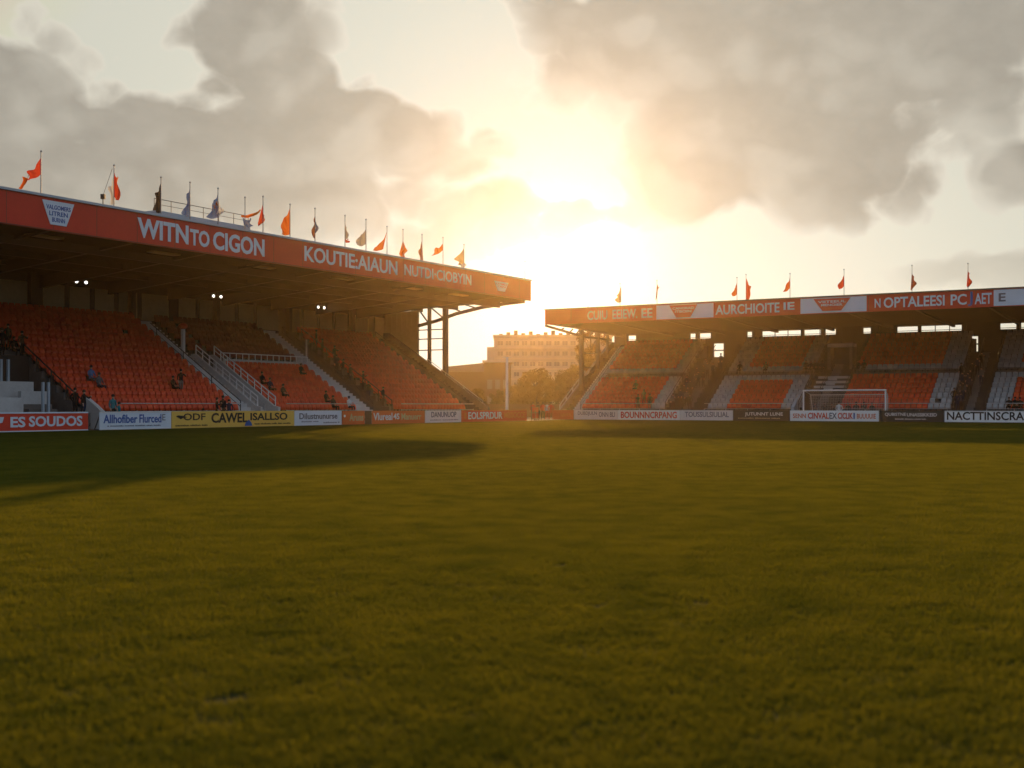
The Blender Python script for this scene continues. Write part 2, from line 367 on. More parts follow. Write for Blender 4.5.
cx = N.new('ShaderNodeCombineXYZ'); cx.inputs[0].default_value = 1; cx.inputs[1].default_value = 1
Lk.new(nz.outputs[0], mr.inputs[0]); Lk.new(mr.outputs[0], cx.inputs[2]); Lk.new(cx.outputs[0], iop.inputs['Scale'])
m2p = N.new('GeometryNodeMeshToPoints')
Lk.new(gi.outputs[0], m2p.inputs[0]); Lk.new(m2p.outputs[0], iop.inputs['Points']); Lk.new(gti.outputs[0], iop.inputs['Instance'])
Lk.new([o for o in ri.outputs if o.enabled][0], iop.inputs['Instance Index']); Lk.new(rr.outputs[0], iop.inputs['Rotation']); Lk.new(iop.outputs[0], gout.inputs[0])
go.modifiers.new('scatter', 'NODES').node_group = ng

# ------------------------------------------------------------------ stands
TR, T0, Z0, NR = .72, 4.4, .9, 16
def terrace(x0, x1, i0, i1, rise, m, parent, name='terrace', z_drop=0.0, sub=1):
    poly = [(T0 + TR * i0, -.01)]
    for i in range(i0 * sub, i1 * sub):
        y = T0 + TR * i / sub; z = Z0 + rise * (i + (0 if sub == 1 else 0)) / sub - z_drop
        poly += [(y, z), (y + TR / sub, z)]
    poly += [(T0 + TR * i1, -.01)]
    return MB().prism(poly, x0, x1, m).build(name, parent)
def rail(parent, pts, posts, m=None, hgt=1.0, name='handrail', r=.035, mid=True):
    m = m or M_RAIL; k = MB()
    k.tube([(p[0], p[1], p[2] + hgt) for p in pts], r, m, 6)
    if mid: k.tube([(p[0], p[1], p[2] + hgt * .55) for p in pts], r * .7, m, 5)
    for p in posts: k.tube([(p[0], p[1], p[2]), (p[0], p[1], p[2] + hgt)], r, m, 6)
    return k.build(name, parent)
def sloped_rail(parent, x, i0, i1, rise, m=None, hgt=1.0, step=3, name='handrail', r=.035):
    f = lambda i: (x, T0 + TR * (i + .5), Z0 + rise * i)
    return rail(parent, [f(i0), f(i1)], [f(i) for i in range(i0, i1 + 1, step)], m, hgt, name, r)

# ===== left stand
RL = .46
left = empty('grandstand', E, LROT, 'long covered stand with a plain red fascia, orange seats and a cream back wall', 'grandstand')
XN = -80
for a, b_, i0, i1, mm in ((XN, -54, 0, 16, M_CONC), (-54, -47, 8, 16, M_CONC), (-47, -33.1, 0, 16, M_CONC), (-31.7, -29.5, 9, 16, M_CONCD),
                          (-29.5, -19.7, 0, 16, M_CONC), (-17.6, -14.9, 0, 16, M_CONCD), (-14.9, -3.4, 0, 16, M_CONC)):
    terrace(a, b_, i0, i1, RL, mm, left)
terrace(-33.1, -31.7, 0, 16, RL, M_CONCL, left, 'aisle_steps', .02, 2)
terrace(-19.7, -17.6, 0, 16, RL, M_CONCL, left, 'aisle_steps', .02, 2)
terrace(-3.4, -.75, 0, 16, RL, M_CONCD, left, 'flank_steps', .05, 2)
terrace(-31.7, -29.5, 0, 9, RL, M_CONCL, left, 'entrance_steps', .45, 2)
zr = lambda i, r=RL: Z0 + r * i
# parapets of the entrance stair
for x in (-31.55, -29.65):
    poly = [(T0 - .2, 0), (T0 - .2, 1.35), (T0 + .3, 1.45), (T0 + TR * 9, zr(9) + .35), (T0 + TR * 9.6, zr(9) + .35), (T0 + TR * 9.6, 0)]
    MB().prism(poly, x - .1, x + .1, M_CONCL).build('parapet', left)
    rail(left, [(x, T0 + .2, 1.4), (x, T0 + TR * 9, zr(9) + .3)], [(x, T0 + .2 + TR * k * .97, 1.4 + (zr(9) - 1.1) * k / 9) for k in range(10)], M_WHITE, hgt=.72, r=.04)
MB().tube([(-30.6, T0 + .3, 1.5), (-30.6, T0 + TR * 8.5, zr(8.5) + .45)], .035, M_RAIL).tube([(-30.6, T0 + .4, .6), (-30.6, T0 + .4, 1.55)], .035, M_RAIL).tube([(-30.6, T0 + 3.2, 2.3), (-30.6, T0 + 3.2, 3.3)], .035, M_RAIL).tube([(-30.6, T0 + 6.0, 4.1), (-30.6, T0 + 6.0, 5.1)], .035, M_RAIL).build('handrail', left)
# outer flank wall with a sloping coping, and its rail
poly = [(T0 - .3, 0), (T0 - .3, 1.3), (T0 + TR * 16, zr(16) + .45), (T0 + TR * 17, zr(16) + .45), (T0 + TR * 17, 0)]
MB().prism(poly, -.75, -.45, M_CONC).build('flank_wall', left)
sloped_rail(left, -.6, 0, 9, RL, M_RAIL, 1.0, 3)
sloped_rail(left, -3.3, 0, 15, RL, M_DARK, .9, 3)
# front wall and front rail
MB().box(XN, -54, T0 - .25, T0 - .01, 0, 1.0, M_CONC).box(-46.9, -33.1, T0 - .25, T0 - .01, 0, 1.0, M_CONC).box(-29.4, -19.7, T0 - .25, T0 - .01, 0, 1.0, M_CONC).box(-17.6, -3.4, T0 - .25, T0 - .01, 0, 1.0, M_CONC).build('front_wall', left)
for a, b_ in ((-45.5, -33.3), (-29.2, -19.9), (-14.8, -3.6)):
    n = int((b_ - a) / 2)
    rail(left, [(a, T0 - .5, .45), (b_, T0 - .5, .45)], [(a + (b_ - a) * k / n, T0 - .5, 0.0) for k in range(n + 1)], hgt=1.15)
# the white stepped entrance at the near end
vm = MB()
vm.box(-54, -47, T0 + TR * 8 - .2, T0 + TR * 8 - .01, 0, zr(8) + .1, M_CONCD)
vm.build('entrance_back_wall', left)
for x0, x1, ya, yb, zt in ((-54, -50.3, T0 - .2, T0 + .1, 1.0), (-54, -50.6, T0 + 1.3, T0 + 1.6, 1.95), (-50.1, -48.2, T0 + 2.2, T0 + 2.5, 2.35), (-52, -48.6, T0 + 3.0, T0 + 3.3, 2.95), (-54, -51.4, T0 + 4.1, T0 + 4.4, 3.6)):
    MB().box(x0, x1, ya, yb, 0, zt, M_CONCL).build('parapet', left)
for i in range(7):
    MB().box(-50.05, -48.0, T0 + TR * i * .7, T0 + TR * i * .7 + .5 - .004, 0, .35 + .3 * i, M_CONC).build('entrance_step', left)
for x, yy, z0, z1 in ((-49.3, T0 + 1.2, 1.0, 2.9), (-48.9, T0 + 1.2, 1.0, 2.9), (-50.7, T0 + 3.3, 2.9, 4.3), (-50.2, T0 + 3.3, 2.9, 4.3)):
    MB().box(x - .07, x + .07, yy - .07, yy + .07, z0, z1, M_CAP).build('gate_post', left)
rail(left, [(-54, T0 + 4.2, 3.6), (-51.5, T0 + 4.2, 3.6)], [(-53.5, T0 + 4.2, 3.6), (-51.5, T0 + 4.2, 3.6)], M_CAP, .9)
sloped_rail(left, -47.1, 0, 8, RL, M_DARK, .95, 2, r=.05)
MB().prism([(T0 - 1.9, 0), (T0 - 1.9, .9), (T0 - 1.2, 1.1), (T0 - .6, 1.5), (T0 + .3, 2.0), (T0 + .3, 0)], -46.9, -46.6, M_CONCL).build('curved_wing_wall', left)
# cross gangway balustrade over the lower middle block
bl = MB(); zb = zr(8)
bl.box(-29.4, -19.6, T0 + TR * 8 - .06, T0 + TR * 8 + .04, zb, zb + .5, M_CONCL)
bl.tube([(-29.4, T0 + TR * 8, zb + .95), (-19.6, T0 + TR * 8, zb + .95)], .04, M_WHITE)
for k in range(15): bl.tube([(-29.4 + .7 * k, T0 + TR * 8, zb + .5), (-29.4 + .7 * k, T0 + TR * 8, zb + .95)], .03, M_WHITE, 5)
bl.build('balustrade', left)
for x in (-17.5, -15.0): sloped_rail(left, x, 0, 14, RL, M_DARK, 1.0, 2, r=.045)
sloped_rail(left, -33.15, 0, 13, RL, M_DARK, .9, 4)
# back wall
YB = T0 + TR * 16 + .7
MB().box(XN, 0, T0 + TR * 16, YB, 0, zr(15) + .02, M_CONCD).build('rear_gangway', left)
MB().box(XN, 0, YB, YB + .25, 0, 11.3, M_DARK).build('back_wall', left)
x = XN + .2; k = 0
while x < -1.5:
    big = (k % 5 == 4); w = 2.15 if not big else 3.1
    if x + w > -.2: w = -.2 - x
    MB().box(x + .18, x + w - .18, YB - .06, YB - .004, 8.15, 10.25, M_CREAM).build('wall_panel', left)
    x += w + (.75 if big else .12); k += 1
for x in range(-78, 0, 9):
    MB().box(x - .22, x + .22, YB - .55, YB - .12, zr(15), 10.9, M_DARK).build('column', left)
# roof: slab, girders, fascia
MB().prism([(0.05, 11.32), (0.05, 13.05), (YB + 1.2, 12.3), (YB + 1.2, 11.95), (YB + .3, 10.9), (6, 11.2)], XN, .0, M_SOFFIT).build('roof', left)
for x in range(-77, -1, 6):
    MB().prism([(.3, 11.28), (6, 11.15), (YB - .1, 10.86), (YB - .1, 9.9), (8, 10.62)], x - .14, x + .14, M_DARK).build('girder', left)
for k, y in enumerate((3.2, 8.0, 12.2)):
    MB().box(XN, -.1, y - .09, y + .09, 10.75 - .02 * k, 11.25 - .09 * k, M_DARK).build('purlin', left)
fa = MB().box(XN, .15, -.12, .045, 11.28, 13.12, M_RED)
for k in range(27): fa.box(XN + 3 * k - .02, XN + 3 * k + .02, -.1235, -.1205, 11.28, 13.12, M_SEATD)
fa.box(XN, .15, -.135, -.121, 11.285, 11.34, M_SEATD)
fa.build('fascia', left)
MB().box(XN, .2, -.22, .4, 13.124, 13.26, M_CAP).build('edge_flashing', left)
for x in (-52, -43, -34, -25, -16, -9):
    MB().box(x - 1.1, x + 1.1, 1.6, 2.3, 11.18, 11.27, M_LAMPOFF).build('soffit_light_panel', left)
def fasc(px0, px1, txt, zt=12.85, zb=11.6, bold=.03):
    return text_obj('lettering', txt, at_px(LS, px0, 0), at_px(LS, px1, 0), zb, zt, -.125, M_PALE, left, bold)
fasc(136, 187, 'WITN', 12.85, 11.65); fasc(188.5, 208, 'TO', 12.7, 11.65); fasc(211.5, 263, 'CIGON', 12.8, 11.6)
fasc(303, 396, 'KOUTIE:AIAUN', 12.85, 11.75, .02); fasc(403, 470, 'NUTDI\u00b7CIOBYIN', 12.75, 11.85, .015)
def emblem(px0, px1, m1, m2, lines, st, y, parent, zt, zb, rot=0):
    a, b_ = at_px(st, px0, 0), at_px(st, px1, 0); w = b_ - a
    e = MB().prism([(a, zt), (b_, zt), (b_ - w * .12, zt - (zt - zb) * .5), (b_ - w * .25, zb), (a + w * .25, zb), (a + w * .12, zt - (zt - zb) * .5)], y, y - .03, m1, 'y').build('emblem', parent)
    hh = zt - zb
    for i, tx in enumerate(lines):
        f = .12 + .09 * i
        text_obj('emblem_lettering', tx, a + w * f, b_ - w * f, zt - hh * (.36 + .26 * i), zt - hh * (.17 + .26 * i), y - .032, m2, e, .02, .008)
emblem(40.5, 72.5, M_PALE, M_BLUE, ('VALGOMERS', 'LITREN', 'BURNN'), LS, -.125, left, 12.95, 11.62)
emblem(493, 507, M_GREYB, M_ORANGEB, ('UTIRU', 'OIN'), LS, -.125, left, 12.6, 11.75)
# far gable: end wall, posts, curved truss
xg = -.35
gw = MB(); ya = T0 + TR * 11.2
gw.prism([(ya, zr(11.2)), (ya, 10.85), (YB, 10.7), (YB, zr(16))], xg - .12, xg + .1, M_CREAM)
for k in range(8): gw.box(xg - .16, xg - .121, ya + .1 + k * .62, ya + .22 + k * .62, zr(16) + .3, 10.7, M_CREAM)
gw.build('end_wall', left)
arc = [(xg, ya + .2, 9.3), (xg, ya - 2.2, 9.75), (xg, 8.0, 10.35), (xg, 5.0, 10.85), (xg, 2.2, 11.1), (xg, .3, 11.2)]
tr_ = MB()
for p, q in zip(arc, arc[1:]): tr_.bar(p, q, .22, .3, M_STEEL)
for (p, q) in (((xg, 9.5, 10.0), (xg, 11.0, 11.1)), ((xg, 7.2, 10.45), (xg, 9.0, 11.15)), ((xg, 5.5, 10.75), (xg, 7.0, 11.2)), ((xg, 11.3, 9.6), (xg, 12.4, 10.9)), ((xg, 4.0, 10.9), (xg, 4.3, 11.2))): tr_.bar(p, q, .12, .12, M_STEEL)
for z in (6.9, 8.0, 8.9): tr_.bar((xg, 9.2, z), (xg, ya, z), .08, .1, M_STEEL)
tr_.build('gable_truss', left)
for y, w in ((9.25, .42), (11.15, .28)):
    MB().box(xg - w / 2, xg + w / 2, y - w / 2, y + w / 2, 0, 11.1, M_STEEL).build('column', left)
# roof walkway platform with thin rail
gp = MB(); xa, xb = at_px(LS, 152, .9), at_px(LS, 246, .9)
gp.box(xa, xb, .5, 1.9, 13.262, 13.62, M_CAP)
gp.build('roof_platform', left)
rail(left, [(xa, .7, 13.62), (xb, .7, 13.62)], [(xa + (xb - xa) * k / 6, .7, 13.62) for k in range(7)], M_STEEL, .75, 'platform_rail', .022)

# ===== right stand
RR = .47
right = empty('grandstand', F, RROT, 'covered stand behind the goal with a red and pale blue sign fascia', 'grandstand')
XE = 72
BL = [(1.6, 11.2), (15.6, 25.0), (28.9, 39.1), (42.0, 60)]
AI = [(11.2, 15.6), (25.0, 28.9), (39.1, 42.0)]
for a, b_ in BL: terrace(a, b_, 0, 16, RR, M_CONC, right)
terrace(60, XE, 0, 16, RR, M_CONC, right)
for a, b_ in AI:
    w = b_ - a
    top = 16 if a == 25.0 else 13
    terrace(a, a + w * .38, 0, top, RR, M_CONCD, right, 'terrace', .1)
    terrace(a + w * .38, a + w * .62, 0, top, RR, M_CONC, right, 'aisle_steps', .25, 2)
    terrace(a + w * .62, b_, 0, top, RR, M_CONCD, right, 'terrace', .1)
    if top == 13: MB().box(a + .01, b_ - .01, T0 + TR * 13 + .003, T0 + TR * 16 + .69, 0, Z0 + RR * 12, M_CONCD).build('landing', right)
    for x in (a + .05, a + w * .4, b_ - .05): sloped_rail(right, x, 0, 13, RR, M_DARK, .95, 3)
terrace(.6, 1.6, 0, 16, RR, M_CONCL, right, 'flank_steps', .05, 2)
terrace(-.4, .6, 0, 16, RR, M_CONCD, right, 'terrace', .2)
zq = lambda i: Z0 + RR * i
MB().prism([(T0 - .3, 0), (T0 - .3, 1.1), (T0 + TR * 16, zq(16) + .3), (T0 + TR * 17, zq(16) + .3), (T0 + TR * 17, 0)], -.75, -.4, M_CONC).build('flank_wall', right)
sloped_rail(right, -.6, -1, 7, RR, M_RAIL, 1.1, 2, r=.055)
sloped_rail(right, 1.5, 0, 14, RR, M_DARK, .9, 3)
MB().box(-.4, 11.2, T0 - .25, T0 - .01, 0, 1.0, M_CONC).box(15.6, 25, T0 - .25, T0 - .01, 0, 1.0, M_CONC).box(28.9, 39.1, T0 - .25, T0 - .01, 0, 1.0, M_CONC).box(42, XE, T0 - .25, T0 - .01, 0, 1.0, M_CONC).build('front_wall', right)
for a, b_ in ((2, 11), (15.8, 24.8), (29.2, 38.9), (42.2, 58)):
    n = int((b_ - a) / 2)
    rail(right, [(a, T0 - .5, .55), (b_, T0 - .5, .55)], [(a + (b_ - a) * k / n, T0 - .5, 0) for k in range(n + 1)], hgt=1.1)
for a, b_ in BL:                           # thin gangway barrier in front of the middle white row
    y = T0 + TR * 7.75; n = 6
    rail(right, [(a, y, zq(7)), (b_, y, zq(7))], [(a + (b_ - a) * k / n, y, zq(7)) for k in range(n + 1)], M_STEEL, .75, 'gangway_barrier', .025, False)
# stair parapet next to the goal and the doorway box up in the second aisle
MB().prism([(T0 - .9, 0), (T0 - .9, 1.3), (T0 + .2, 2.0), (T0 + 1.6, 2.5), (T0 + 1.6, 0)], 24.75, 25.05, M_CAP).build('parapet', right)
for k in range(3):
    MB().box(25.5, 28.6, T0 + TR * (5.2 + k) + .02, T0 + TR * (6.2 + k), 0, zq(5 + k) + .14, M_CONCL).build('landing_step', right)
dw = MB(); yd = T0 + TR * 9.2
dw.box(26.0, 26.3, yd, yd + 1.5, zq(8), zq(8) + 2.6, M_CONC).box(28.2, 28.5, yd, yd + 1.5, zq(8), zq(8) + 2.6, M_CONC).box(26.0, 28.5, yd, yd + 1.5, zq(8) + 2.604, zq(8) + 2.95, M_CONCL).box(26.3, 28.2, yd + 1.2, yd + 1.45, zq(8), zq(8) + 2.6, M_INK)
dw.build('doorway', right)
# back wall with strip windows: pieces of wall around real openings
YQ = T0 + TR * 16 + .7; zw0, zw1 = 8.85, 9.42
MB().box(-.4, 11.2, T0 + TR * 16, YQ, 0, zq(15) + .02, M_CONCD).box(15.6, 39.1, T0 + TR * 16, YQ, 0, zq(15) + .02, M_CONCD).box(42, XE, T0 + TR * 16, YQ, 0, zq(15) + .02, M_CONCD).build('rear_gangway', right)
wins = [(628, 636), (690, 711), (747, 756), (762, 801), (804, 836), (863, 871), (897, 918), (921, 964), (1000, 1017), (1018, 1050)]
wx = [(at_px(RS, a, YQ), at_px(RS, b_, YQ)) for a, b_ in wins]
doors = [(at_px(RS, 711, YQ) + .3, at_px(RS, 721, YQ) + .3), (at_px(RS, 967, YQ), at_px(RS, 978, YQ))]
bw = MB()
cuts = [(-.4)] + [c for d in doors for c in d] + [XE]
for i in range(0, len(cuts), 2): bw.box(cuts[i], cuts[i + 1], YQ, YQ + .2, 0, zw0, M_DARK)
for d in doors: bw.box(d[0], d[1], YQ, YQ + .2, 0, 6.75, M_DARK).box(d[0], d[1], YQ, YQ + .2, 8.25, zw0, M_DARK).box(d[0], d[1], YQ + .05, YQ + .12, 7.42, 7.55, M_DARK)
x = -.4
for a, b_ in wx:
    bw.box(x, a, YQ, YQ + .2, zw0, zw1, M_DARK); x = b_
bw.box(x, XE, YQ, YQ + .2, zw0, zw1, M_DARK)
bw.box(-.4, XE, YQ, YQ + .2, zw1, 9.9, M_DARK)
bw.build('back_wall', right)
for a, b_ in wx:
    f = MB(); n = max(1, int((b_ - a) / 1.3))
    for k in range(n + 1):
        xx = a + (b_ - a) * k / n; f.box(xx - .035, xx + .035, YQ + .02, YQ + .1, zw0, zw1, M_DARK)
    f.box(a, b_, YQ + .03, YQ + .09, zw0 + .1, zw0 + .15, M_DARK)
    f.build('window_frame', right)
for x in (1, 10, 16.5, 24, 29.5, 38, 43, 52, 61):
    MB().box(x - .2, x + .2, YQ - .5, YQ - .1, zq(15), 9.6, M_DARK).build('column', right)
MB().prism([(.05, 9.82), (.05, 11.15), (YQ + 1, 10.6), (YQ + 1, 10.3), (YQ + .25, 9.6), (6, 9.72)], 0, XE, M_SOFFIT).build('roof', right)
for x in range(1, 70, 6):
    MB().prism([(.3, 9.79), (6, 9.68), (YQ - .1, 9.56), (YQ - .1, 9.2), (8, 9.45)], x - .13, x + .13, M_DARK).build('girder', right)
MB().box(-.1, XE, -.22, .4, 11.264, 11.36, M_STEEL).build('edge_flashing', right)
fa = MB().box(-.05, XE, -.12, .045, 9.78, 11.26, M_RED)
for k in range(1, 24): fa.box(3 * k - .02, 3 * k + .02, -.1235, -.1205, 9.78, 11.26, M_SEATD)
fa.build('fascia', right)
def panel(px0, px1, m):
    return MB().box(at_px(RS, px0, 0), at_px(RS, px1, 0), -.15, -.122, 9.84, 11.2, m).build('sign_panel', right)
def rtext(px0, px1, txt, m=M_PALE, zt=10.98, zb=10.05, bold=.02, y=-.125):
    return text_obj('lettering', txt, at_px(RS, px0, 0), at_px(RS, px1, 0), zb, zt, y, m, right, bold)
rtext(588, 608, 'CUIU', M_GREYB); rtext(613, 638, 'EEIEW.', M_GREYB); rtext(642, 653, 'EE', M_GREYB)
panel(657, 714, M_PALE); emblem(670, 698, M_REDB, M_PALE, ('CANORAD', 'ITBOIN'), RS, -.152, right, 11.15, 9.95)
rtext(716, 780, 'AURCHIOITE'); rtext(784, 795, 'IE', M_PALE, 10.95, 10.25)
panel(801, 867, M_PALE); emblem(814, 851, M_REDB, M_PALE, ('VIITEEUL', 'MENOIER'), RS, -.152, right, 11.12, 10.0)
rtext(875, 881, 'N', M_PALE, 10.9, 10.1); rtext(884, 945, 'OPTALEESI', M_PALE); rtext(951, 967, 'PC', M_PALE)
rtext(968, 973, 'J', M_BLUE, 11.15, 9.9); rtext(975, 992, 'AET', M_PALE)
panel(994, 1040, M_PALE); rtext(999, 1006, 'E', M_GREYINK, 10.9, 10.2, .02, -.153)
# near gable of the right stand
xg = -.25
for y, w in ((8.3, .4), (12.2, .36), (14.6, .25)):
    MB().box(xg - w / 2, xg + w / 2, y - w / 2, y + w / 2, 0, 9.7, M_STEEL).build('column', right)
tr2 = MB()
tr2.bar((xg, .4, 9.7), (xg, 8.3, 9.0), .2, .22, M_STEEL); tr2.bar((xg, 8.3, 9.0), (xg, 15.5, 8.9), .2, .22, M_STEEL)
for y in (3.5, 5.5, 7, 10, 12, 13.5): tr2.bar((xg, y, 9.0 if y > 8 else 9.7 - (y - .4) * .0886), (xg, y + .8, 9.66), .12, .12, M_STEEL)
for z in (5.6, 7.2): tr2.bar((xg, 8.3, z), (xg, 15.5, z), .1, .12, M_STEEL)
tr2.bar((xg, 8.3, 4.4), (xg, 12.2, 5.6), .1, .1, M_STEEL)
tr2.build('gable_truss', right)

# ------------------------------------------------------------------ seats
def seat_geo(m):
    k = MB(); V = []; n = 4
    # curved back shell, thin, and a tipped-up pan in front of it
    def shell(z0, z1, y0, y1, w0, w1, cur, th):
        vs = []; fs = []; rows = 3
        for side in (0, th):
            for j in range(rows):
                f = j / (rows - 1)
                for i in range(n + 1):
                    u = -1 + 2 * i / n; w = w0 + (w1 - w0) * f
                    if j == rows - 1 and abs(u) > .9: u *= .88
                    vs.append((u * w / 2, y0 + (y1 - y0) * f + side - cur * u * u, z0 + (z1 - z0) * f - (.03 * u * u if j == rows - 1 else 0)))
        st = n + 1; tot = st * rows
        for j in range(rows - 1):
            for i in range(n):
                a = j * st + i; fs += [(a, a + 1, a + st + 1, a + st), (tot + a, tot + a + st, tot + a + st + 1, tot + a + 1)]
        for i in range(n): fs += [(i, tot + i, tot + i + 1, i + 1), ((rows - 1) * st + i, (rows - 1) * st + i + 1, tot + (rows - 1) * st + i + 1, tot + (rows - 1) * st + i)]
        for j in range(rows - 1): fs += [(j * st, (j + 1) * st, tot + (j + 1) * st, tot + j * st), (j * st + n, tot + j * st + n, tot + (j + 1) * st + n, (j + 1) * st + n)]
        k.add(vs, fs, m)
    shell(.24, .80, .50, .60, .475, .45, .045, .03)
    shell(.22, .66, .36, .44, .42, .40, .02, .035)
    k.box(-.03, .03, .50, .66, .04, .40, M_DARK)
    return k
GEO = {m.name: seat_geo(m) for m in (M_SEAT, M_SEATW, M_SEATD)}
seats = []                                   # (stand, along, row, material)
for a, b_ in ((XN, -54.2), (-53.9, -47.3), (-46.9, -33.2), (-31.5, -29.6), (-29.3, -19.8), (-14.7, -3.5)):
    n = int((b_ - a) / .5); off = ((b_ - a) - n * .5) / 2
    for i in range(NR):
        if -54 < a < -47.2 and i < 9 and not (i < 2 and False): continue
        if a == -31.5 and i < 10: continue
        if a == -29.3 and i == 8: continue
        for c in range(n):
            x = a + off + .25 + c * .5
            dark = i >= 9 and -31.6 < x < -19.7  # upper rows under the roof: shade painted as a darker seat colour
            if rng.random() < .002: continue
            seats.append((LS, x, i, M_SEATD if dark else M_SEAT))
for bi, (a, b_) in enumerate(BL):
    n = int((b_ - a) / .5); off = ((b_ - a) - n * .5) / 2
    for i in range(NR):
        if i == 7: continue
        for c in range(n):
            x = a + off + .25 + c * .5; e = min(c, n - 1 - c)
            wc = {0: (0, 3), 1: (4, 3), 2: (0, 4), 3: (4, 0)}[bi]
            wht = c < wc[0] or n - 1 - c < wc[1] or i == 8 or (i == 6 and bi in (1, 3))
            if rng.random() < .002: continue
            seats.append((RS, x, i, M_SEATW if wht else M_SEAT))
def seat_pos(s): st, x, i, m = s; return wp(st, x, T0 + TR * i, Z0 + (RL if st is LS else RR) * i)
def in_view(p): return abs(p.x / p.y) < .424
near = sorted([s for s in seats if s[0] is LS and in_view(seat_pos(s))], key=lambda s: seat_pos(s).length)[:300]
nid = set(id(s) for s in near)
first = None
for s in near:
    p = seat_pos(s)
    if first is None:
        o = GEO[s[3].name].build('stadium_seat', None, True); first = o
    else:
        o = first.copy(); COL.objects.link(o)
    o.location = p; o.rotation_euler = (0, 0, LROT)
    tag(o, 'orange plastic tip-up seat in the block of the long stand nearest the camera', 'seat', 'orange seats in the nearest block of the long stand')
vs, fs, mi = [], [], []; mlist = [M_SEAT, M_SEATW, M_SEATD, M_DARK]; n0 = 0
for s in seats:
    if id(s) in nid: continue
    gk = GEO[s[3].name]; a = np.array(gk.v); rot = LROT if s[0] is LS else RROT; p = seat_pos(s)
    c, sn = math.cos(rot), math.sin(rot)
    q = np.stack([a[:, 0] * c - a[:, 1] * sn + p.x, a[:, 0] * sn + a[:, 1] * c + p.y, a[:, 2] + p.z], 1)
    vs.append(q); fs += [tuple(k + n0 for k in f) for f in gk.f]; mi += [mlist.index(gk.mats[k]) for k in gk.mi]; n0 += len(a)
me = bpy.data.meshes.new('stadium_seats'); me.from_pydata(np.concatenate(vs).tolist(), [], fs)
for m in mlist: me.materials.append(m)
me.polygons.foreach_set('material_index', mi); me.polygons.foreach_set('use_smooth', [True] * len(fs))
bm = bmesh.new(); bm.from_mesh(me); bmesh.ops.recalc_face_normals(bm, faces=bm.faces); bm.to_mesh(me); bm.free()
o = bpy.data.objects.new('stadium_seats', me); COL.objects.link(o)
tag(o, 'rows of orange and white seats filling the rest of both stands', 'seats', kind='stuff')

# ------------------------------------------------------------------ advertising boards
def board(st, px0, px1, m, label, texts, hgt=1.05, trim=None, y=0.0, gap=.02):
    a, b_ = at_px(st, px0, y) + gap, at_px(st, px1, y) - gap
    rot = LROT if st is LS else RROT
    e = empty('advertising_board', wp(st, a, y), rot, label, 'advertising board'); w = b_ - a
    MB().box(0, w, -.03, .03, .04, hgt, m).build('panel', e)
    if trim: MB().box(0, w, -.045, -.031, hgt - .07, hgt + .01, trim).box(0, w, -.045, -.031, .035, .09, trim).build('trim', e)
    n = max(2, int(w / 2.2))
    sp_ = MB()
    for k in range(n + 1):
        x = .1 + (w - .2) * k / n
        sp_.bar((x, .05, hgt - .15), (x, .55, .02), .05, .05, M_STEEL).box(x - .03, x + .03, .031, .08, 0, hgt - .05, M_STEEL)
    sp_.build('support', e)
    for t_ in texts:
        txt, p0, p1, z0, z1, mm = t_[:6]; bold = t_[6] if len(t_) > 6 else .015
        text_obj('lettering', txt, at_px(st, p0, y) - a, at_px(st, p1, y) - a, z0 * hgt, z1 * hgt, -.032, mm, e, bold, .012)
    return e, a, w
e, a0, w0 = board(LS, -40, 88, M_REDB, 'red board lettered ES SOUDOS in white at the near end of the long stand',
      [('ES', 10, 25, .25, .78, M_PALE, .03), ('SOUDOS', 28.5, 82, .27, .8, M_PALE, .03)], 1.1, M_PALE)
xf = at_px(LS, -2, 0) - a0; xf2 = at_px(LS, 3.5, 0) - a0
MB().prism([(xf - 2, .8), (xf2, .85), (xf2 - .1, .55), (xf - .5, .4), (xf - 2, .4)], -.034, -.05, M_PALE, 'y').build('emblem', e)
e, a0, w0 = board(LS, 99, 171, M_PALE, 'pale board with blue blackletter script beside the yellow board',
      [('Allhofiber', 103, 137, .38, .85, M_BLUE, .022), ('Flurced', 139, 161, .38, .85, M_BLUE, .022), ('a oounntiu nonnsi tuetinn oiun tuuin', 107, 160, .2, .28, M_GREYINK, .02), ('E', 162, 165, .5, .85, M_GREYINK, 0)], 1.1, M_GREYB)
e, a0, w0 = board(LS, 171, 294, M_YEL, 'long yellow board with big black capitals',
      [('ODF', 183, 205, .48, .88, M_INK, .015), ('CAWEL', 211, 247, .3, .9, M_INK, .03), ('ISALLSO', 250, 287, .42, .88, M_INK, .025), ('oerntiun uittlon tuin', 175, 207, .14, .25, M_INK, .02), ('tuun niutlonin ouiln tiun nnuitlu', 254, 290, .16, .27, M_INK, .02)], 1.1)
MB().prism([(at_px(LS, 248, 0) - a0 - .35, .1), (at_px(LS, 248, 0) - a0 + .35, .1), (at_px(LS, 248, 0) - a0 + .3, .28), (at_px(LS, 248, 0) - a0 + .05, .52), (at_px(LS, 248, 0) - a0 - .28, .3)], -.033, -.05, M_BLUE, 'y').build('emblem', e)
MB().prism([(.35, .78), (.55, .85), (.95, .82), (1.3, .72), (.95, .68), (.75, .6), (.55, .7)], -.033, -.045, M_INK, 'y').build('emblem', e)
board(LS, 294, 341.5, M_PALE, 'small pale board with thin grey script right of the yellow board', [('Dilustnunurse', 299, 337, .45, .85, M_GREYINK, .02), ('tiuntunn oiun', 301, 318, .25, .34, M_GREYINK, .02), ('nuitlonunn ti', 323, 339, .16, .27, M_GREYINK, .02)], 1.08)
e, a0, w0 = board(LS, 342, 364.5, M_ORANGEB, 'short orange board lettered Aruns in cream', [('Aruns', 349, 363, .28, .8, M_CREAM, .03)], 1.06)
